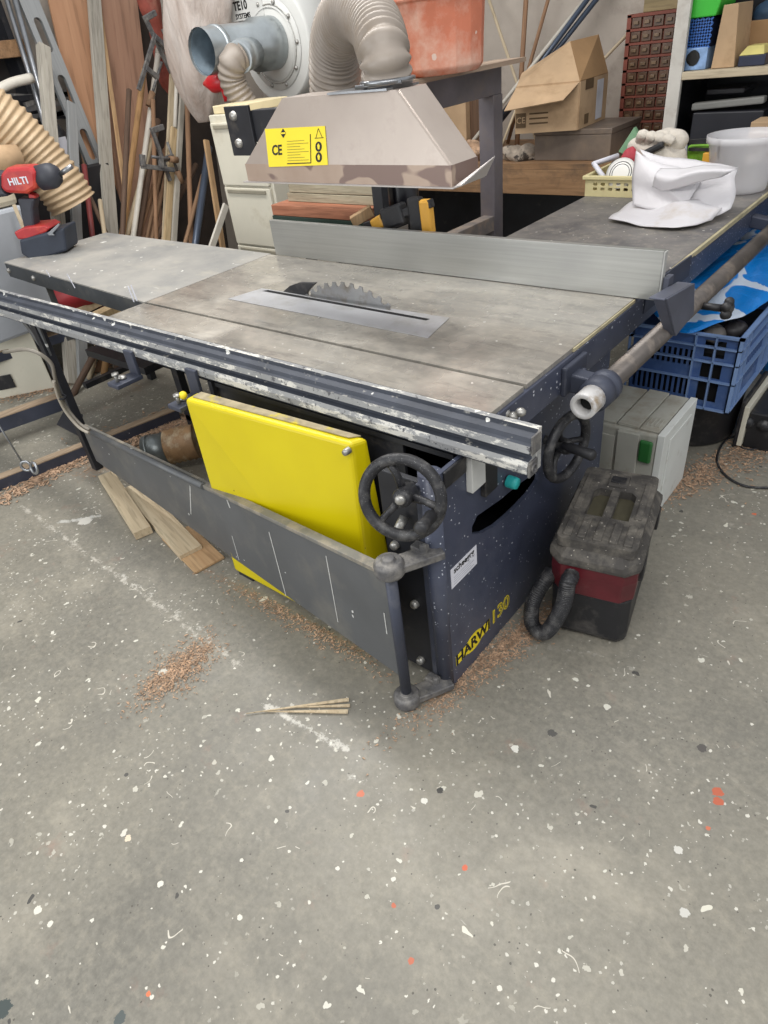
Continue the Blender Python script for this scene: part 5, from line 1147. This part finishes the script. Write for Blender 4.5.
# ------------------------------------------------------------------ left background
xw = -4.75
def lean(name, pt_, pb2, xt_, xb_, w_, t_, mt, label, cat, rnd=False, up=.25, z0=0., group=None, slots=None, rollaxis=(1, 0, 0), toz=True):
    a, b = W(*pt_, x=xt_), W(*pb2, x=xb_); d = (a - b).normalized(); a = a + d * up
    if toz and d.z > .05: b = b - d * max(0, (b.z - z0) / d.z)
    L = (a - b).length; ra = V(rollaxis); yv = (ra - d * ra.dot(d)).normalized(); xv = yv.cross(d)
    Mx = Matrix(((xv.x, yv.x, d.x, b.x), (xv.y, yv.y, d.y, b.y), (xv.z, yv.z, d.z, b.z), (0, 0, 0, 1)))
    m_ = MB()
    if rnd: m_.lathe([(w_ / 2, 0), (w_ / 2, L)], (0, 0, 0), (0, 0, 1), 12, True)
    elif slots:
        hs = [rrect(w_ * .42, .20, w_ * .2, 5, (0, zz)) for zz in slots if .15 < zz < L - .15]
        m_.holes([(-w_ / 2, 0), (w_ / 2, 0), (w_ / 2, L), (-w_ / 2, L)], hs, t_, Matrix(((1, 0, 0, 0), (0, 0, 1, 0), (0, 1, 0, 0), (0, 0, 0, 1))))
    else: m_.box((-w_ / 2, -t_ / 2, 0), (w_ / 2, t_ / 2, L))
    o = m_.build(name, mt, M=Mx, bevel=.002 if not rnd and not slots else 0); tag(o, label, cat, group); return o
m_ply = wood('orange_plywood', (168, 122, 90), (200, 156, 122), 2, st=5); m_ply2 = wood('brown_plywood', (150, 112, 90), (180, 142, 118), 2, st=5)
m_grywd = wood('grey_batten', (150, 144, 132), (180, 174, 162), 2, st=16); m_dkwd = wood('dark_timber', (76, 58, 46), (104, 80, 62), 2)
lean('dark_backing', (140, 20), (175, 235), -4.66, -4.5, 1.1, .02, pbr('dark_brown_backing', (56, 46, 40), .8, 0, .25, 5), 'added dark brown backing sheet standing in for the clutter behind the poles', 'sheet')  # added backing for the dark brown background between the poles
lean('plywood_sheet', (70, 10), (110, 200), -4.62, -4.28, .30, .018, m_ply, 'orange brown plywood sheet leaning left of the grey batten', 'plywood')
lean('plywood_sheet', (117, 10), (140, 200), -4.60, -4.26, .36, .018, m_ply2, 'brown plywood sheet leaning right of the grey batten', 'plywood')
lean('grey_batten', (94, 0), (111, 228), -4.55, -3.95, .095, .03, m_grywd, 'long grey wooden batten leaning in front of the plywood', 'batten')
lean('thin_strip', (103, 32), (126, 200), -4.5, -3.96, .03, .012, m_off2, 'narrow brown strip beside the grey batten', 'strip')
lean('slotted_straightedge', (28, 0), (97, 168), -4.45, -4.25, .135, .03, m_alu2, 'wide aluminium straightedge with oval slots leaning at the left', 'straightedge', slots=[.25 + .33 * k for k in range(9)], toz=True)
lean('metal_tube', (7, 0), (36, 96), -4.45, -4.4, .035, .03, m_steel, 'thin silver tube at the far left, outer of the pair', 'tube', rnd=True)
lean('metal_tube', (15, 0), (40, 90), -4.42, -4.38, .035, .03, m_steel, 'thin silver tube at the far left, inner of the pair', 'tube', rnd=True)
lean('grey_post', (43, 46), (52, 150), -4.25, -4.0, .075, .05, m_grywd, 'short grey wooden post at the far left behind the hose', 'post', up=0)
lean('spirit_level', (71, 103), (77, 240), -4.1, -3.75, .065, .03, m_alu2, 'aluminium level with a yellow sticker behind the drill', 'level', up=0)
# its sticker
a, b = W(71, 128, x=-4.0), W(72, 152, x=-3.93)
def stick(name, p, q, xt_, xb_, w_, mt, label, cat, **k): return lean(name, p, q, xt_, xb_, w_, w_, mt, label, cat, rnd=True, **k)
m_dow = wood('honey_dowel', (160, 120, 76), (186, 146, 100), 2); m_dow2 = wood('dull_dowel', (120, 92, 68), (150, 118, 90), 2)
m_wstick = pbr('white_rod', (212, 206, 194), .5, 0, .05, 9)
stick('broom_handle', (144, 70), (123, 229), -4.2, -3.75, .042, m_dow, 'honey coloured handle leaning left of the white stick', 'handle', up=0)
stick('white_stick', (158, 55), (134, 231), -4.25, -3.75, .038, m_wstick, 'white stick leaning among the brown handles', 'stick', up=0)
stick('telescopic_pole', (163, -5), (157, 62), -4.4, -4.25, .04, m_grywd, 'grey brown pole with a dark end above the white stick', 'pole', toz=False)
lean('pale_strip', (174, 62), (166, 235), -4.15, -3.7, .06, .02, m_pale, 'wide pale strip leaning right of the clamps', 'strip', up=.1)
stick('white_tube', (177, 72), (175, 128), -4.1, -3.95, .03, m_wstick, 'short white tube in front of the pale strip', 'tube', up=0, toz=False)
lean('pine_strip', (174, 128), (167, 236), -3.9, -3.66, .05, .02, m_oak, 'yellow pine strip below the white tube', 'strip', up=0)
lean('grey_strip', (183, 85), (174, 238), -4.0, -3.6, .04, .02, m_grywd, 'grey strip right of the yellow pine strip', 'strip', up=0)
stick('brown_pole', (187, 100), (191, 238), -3.9, -3.55, .036, m_stick, 'upright brown pole right of the grey strip', 'pole', up=0)
stick('dark_tube', (207, 160), (196, 240), -3.6, -3.45, .05, m_bpipe, 'dark tube leaning left of the filing cabinet', 'tube', up=.1)
stick('brown_pole', (203, 175), (186, 240), -3.62, -3.5, .03, m_dow2, 'short brown pole left of the dark tube', 'pole', up=0)
lean('pale_batten', (206, 140), (222, 243), -3.5, -3.35, .04, .02, m_off2, 'pale batten against the filing cabinet side', 'batten', up=0)
lean('white_batten', (226, 205), (213, 243), -3.3, -3.25, .045, .02, m_wstick, 'short whitish batten at the foot of the filing cabinet', 'batten', up=0)
k3 = [((170, 130), (148, 232), m_dow2, 'reddish brown pole crossing behind the pine strip'), ((165, 150), (140, 232), m_stick, 'brown pole behind the white stick, low'), ((158, 120), (139, 230), m_dkwd, 'dark pole behind the white stick'), ((170, 155), (153, 235), m_dow2, 'thin reddish pole just left of the pine strip'),
      ((152, 140), (128, 230), m_pale, 'short pale pole between the handle and the white stick'), ((196, 165), (160, 232), m_dkwd, 'dark pole crossing low behind the grey strip'), ((153, 100), (156, 232), m_stick, 'upright brown pole behind the white stick'), ((129, 90), (124, 200), m_dkwd, 'dark thin pole in front of the right plywood')]
for i, (p, q, mt, lb) in enumerate(k3): stick('wooden_pole', p, q, -4.1 + .02 * i, -3.85 + .02 * i, .03 + .006 * (i % 3), mt, lb, 'pole', up=0)
# metal clamps and red handled tools hung among the poles
def gclamp(px, py, x_, s, label, ang=0):
    c = W(px, py, x=x_); t_ = thing('screw_clamp', c, label, 'clamp'); R_ = Matrix.Rotation(ang, 3, 'X')
    def q(y, z): return c + R_ @ V((0, y * s, z * s))
    MB().bar(q(0, -1), q(0, 1), .02, .03).build('bar', m_cast, t_, bevel=.003)
    MB().bar(q(0, .9), q(.55, .9), .03, .035).build('jaw', m_cast, t_, bevel=.004); MB().bar(q(0, -.2), q(.55, -.2), .03, .035).build('jaw', m_cast, t_, bevel=.004)
    mb = MB(); mb.tube([q(.5, -.8), q(.5, .35)], .010, 8); mb.build('screw', m_cast, t_)
    mb = MB(); mb.tube([q(.5, -.75), q(.5, -1.25)], .022, 10); mb.build('wooden_grip', m_dow2, t_)
gclamp(158, 45, -4.1, .18, 'dark screw clamp high among the poles, above the white stick', .3)
gclamp(147, 62, -4.05, .20, 'dark screw clamp at the top of the honey coloured handle', -.7)
gclamp(161, 155, -3.75, .17, 'dark screw clamp low among the poles beside the pine strip', .1)
gclamp(158, 168, -3.72, .13, 'small dark screw clamp, lowest among the poles', 1.3)
m_rust = pbr('rusty_red_rag', (136, 66, 54), .8, 0, .2, 10, dust=((150, 108, 90), 7, .52, .75))
for i, (p, r_, sq, lb) in enumerate((((154, 18), .16, (.5, .5, 1.5), 'rust red cloth hanging at the top among the poles'), ((162, 66), .12, (.5, .5, 1.5), 'rust red cloth hanging below, right of the white stick'))):
    lump('red_rag', W(*p, x=-4.3), r_, sq, m_rust, lb, 'cloth', .4, 6, i + 2)
a = W(168, 45, x=-4.4)
# beige hose
hp = [W(-30, 98, x=-3.75), W(6, 126, x=-3.7), W(36, 156, x=-3.66), W(58, 182, x=-3.62), W(73, 204, x=-3.6)]
m_bh = pbr('beige_ribbed_hose', (186, 162, 130), .5, 0, .06, 5)
mb = MB(); hose(mb, hp, .155, .034, .013, 24); mb.build('beige_hose', m_bh, label='beige ribbed hose hanging down at the left behind the drill', cat='hose')
# timber beam shelf with dark stores
stick('red_pole', (84, 165), (92, 232), -3.95, -3.8, .035, pbr('dull_red_pole', (120, 52, 50), .5), 'dull red pole between the level and the grey batten', 'pole', up=0)
stick('dark_pole', (78, 170), (104, 228), -3.98, -3.85, .03, m_dkwd, 'dark pole slanting between the level and the grey batten', 'pole', up=0)
stick('pale_pole', (100, 200), (104, 230), -3.9, -3.8, .03, m_pale, 'short pale pole touching the foot of the grey batten', 'pole', up=0)
sh = thing('store_shelf', (-4.55, .9, 0), 'dark storage shelf with a raw timber edge at the far left', 'shelving')
zb0, zb1 = W(18, 57, x=-4.5).z, W(18, 39, x=-4.5).z
MB().box((-4.55, -.6, zb0), (-4.5, 1.72, zb1)).build('timber_edge', m_oakx, sh, bevel=.004)
MB().box((-4.74, -.6, zb0), (-4.56, 1.72, zb0 + .03)).build('shelf', m_black, sh)
MB().box((-4.74, -.6, 0), (-4.73, 1.72, 2.4)).build('back_wall', pbr('dark_lining', (52, 48, 46), .8, 0, .3, 4), sh)
MB().box((-4.73, 1.62, 0), (-4.56, 1.66, 2.4)).build('upright', m_black, sh); MB().box((-4.73, -.6, 0), (-4.56, -.56, 2.4)).build('upright', m_black, sh)
MB().box((-4.73, -.56, .72), (-4.56, 1.62, .75)).build('shelf', m_black, sh)
for i in range(9):
    a = W(4 + 7 * (i % 5), 96 + 9 * (i // 2) + 3 * (i % 3), x=-4.5); b = a + V((.0, .35 + .06 * (i % 3), .03 * (i % 4) - .05))
    MB().bar(a, b, .03 + .01 * (i % 2), .03).build('metal_bar', (m_cast, m_black, m_steel)[i % 3], label=['dark bar', 'black bar', 'silver bar'][i % 3] + ' in the stores behind the beige hose, ' + ('top', 'second', 'third', 'fourth', 'fifth', 'sixth', 'seventh', 'eighth', 'ninth')[i] + ' of the pile', cat='bar')
a, b = W(-10, 95, x=-4.35), W(32, 78, x=-4.35); mb = MB(); mb.tube(spline([a, a.lerp(b, .5) + V((0, 0, .015)), b], 5), .03, 12); mb.build('white_pipe', m_wstick, label='white plastic pipe across the far left stores', cat='pipe')
a = W(58, 137, x=-4.2); mb = MB(); mb.lathe([(0, 0), (.06, 0), (.06, .22), (.03, .27), (.0, .27)], a - V((0, 0, .2)), (0, 0, 1), 16); o = mb.build('black_bottle', m_blackpl); tag(o, 'black bottle with a white label beyond the beige hose', 'bottle')
mb = MB(); mb.box((a.x + .055, a.y - .04, a.z - .15), (a.x + .064, a.y + .02, a.z + .0)); mb.build('label_patch', m_white, o)
MB().box((a.x - .1, a.y - .5, .0), (a.x + .1, a.y + .25, a.z - .201)).build('steel_cupboard', pbr('black_cupboard', (34, 32, 34), .6), label='low black cupboard under the bottle at the far left', cat='cupboard', bevel=.004)
# things behind the drill
gb = V((-3.62, .55, 0)); zt_g = W(20, 188, x=-3.5).z
mb = MB(); mb.loft([[V((gb.x + sx * .16, gb.y + sy * .22, .381)) for sx, sy in ((-1, -1), (1, -1), (1, 1), (-1, 1))], [V((gb.x + sx * .19, gb.y + sy * .26, W(20, 205, x=-3.45).z)) for sx, sy in ((-1, -1), (1, -1), (1, 1), (-1, 1))]])
mb.build('grey_bin', pbr('pale_blue_grey_plastic', (168, 172, 178), .5, 0, .05, 4), label='pale grey bin behind the drill, standing on the white casing', cat='bin', bevel=.02)
zg_ = W(20, 205, x=-3.45).z
a, b = W(-10, 160, x=-3.55), W(18, 158, x=-3.55); mb = MB(); mb.tube([a, b], .07, 16); mb.build('cardboard_tube', m_card, label='short cardboard tube above the grey bin', cat='tube')
MB().box((gb.x - .15, gb.y - .2, zg_ + .002), (gb.x + .17, gb.y + .25, zg_ + .09)).build('cream_sack', pbr('cream_cloth', (196, 186, 164), .8, 0, .08), label='cream folded cloth on the grey bin', cat='cloth', bevel=.03)
a, b = W(14, 205, x=-3.35), W(26, 234, x=-3.3); MB().bar(a, b, .02, .02).build('pale_lath', m_pale, label='thin pale lath leaning on the grey bin', cat='lath')
# below the outfeed table
lump('red_sack', W(68, 296, x=-3.7), .20, (1, 1.7, .7), pbr('red_sack', (150, 40, 46), .6, 0, .1, 5), 'red sack on the floor under the side table', 'sack', .25, 4, 1)
lump('white_sack', W(45, 280, x=-3.85), .20, (.8, 1.5, 1.3), pbr('white_sack', (190, 184, 182), .6, 0, .1, 5), 'whitish sack beside the red one under the side table', 'sack', .2, 4, 2)
a, b = W(66, 318, z=.40), W(104, 298, z=.40)
tk = MB(); tk.box((-2.95, .62, .30), (-2.35, .96, .34)); 
tk.build('low_stand', m_black, label='low black shelf board under the side table', cat='shelf')
for i, (p, q) in enumerate((((66, 316), (108, 296)), ((78, 326), (122, 305)))):
    a, b = W(*p, z=.38), W(*q, z=.38); MB().bar(a, b, .09, .05).build('timber_plank', m_off1 if i == 0 else m_oak, label=('pale plank under the side table, the further one', 'yellow plank under the side table, the nearer one')[i], cat='plank', bevel=.002)
# white casing on the floor, far left
wc = thing('switch_casing', W(25, 392, z=0), 'white sheet metal casing with a black switch on the floor at far left', 'casing')
c0 = [W(*q, z=0.0) for q in ((-12, 402), (55, 388), (35, 352), (-40, 366))]
mb = MB(); mb.prism(c0, (0, 0, .38)); mb.build('casing', m_beige, wc, bevel=.006)
d_ = (c0[1] - c0[0]).normalized(); nf = d_.cross(V((0, 0, 1))).normalized(); nf = nf if nf.dot(CAM - c0[0]) > 0 else -nf
Ms = frame(c0[0] + d_ * (c0[1] - c0[0]).length * .36 + V((0, 0, .10)) + nf * .004, d_, Z0)
mb = MB(); mb.box((-.05, -.04, -.001), (.05, .05, .006), Ms); mb.build('switch', m_blackpl, wc, bevel=.003)
MB().box((-4.3, -.2, 0), (-4.0, .35, .02)).build('floor_sheet', m_beige, label='cream sheet lying on the floor at the far left', cat='sheet')
# ------------------------------------------------------------------ light
sc = bpy.context.scene
w = bpy.data.worlds.new('world'); sc.world = w; w.use_nodes = True
bg = w.node_tree.nodes['Background']; bg.inputs[0].default_value = (.93, .96, 1, 1); bg.inputs[1].default_value = .62
def area(name, loc, aim, size, size_y, e, col=(1, 1, 1)):
    l = bpy.data.lights.new(name, 'AREA'); l.shape = 'RECTANGLE'; l.size = size; l.size_y = size_y; l.energy = e; l.color = col
    o = bpy.data.objects.new(name, l); C.objects.link(o); o.location = loc
    o.rotation_euler = (V(aim) - V(loc)).to_track_quat('-Z', 'Y').to_euler()
area('ceiling_tube', (-1.8, .9, 3.3), (-1.8, .9, 0), 3.5, .4, 70, (1, .98, .95))
area('ceiling_tube', (1.2, -1.6, 3.3), (.6, -.8, 0), 3.5, .5, 60, (1, .98, .95))
area('door_light', (-2.5, -3.6, 2.0), (-1, .5, .6), 3, 2.4, 60, (.95, .98, 1))
sc.view_settings.view_transform = 'Standard'; sc.view_settings.look = 'None'; sc.view_settings.gamma = 1
sc.view_settings.use_curve_mapping = False; sc.view_settings.exposure = 0.32
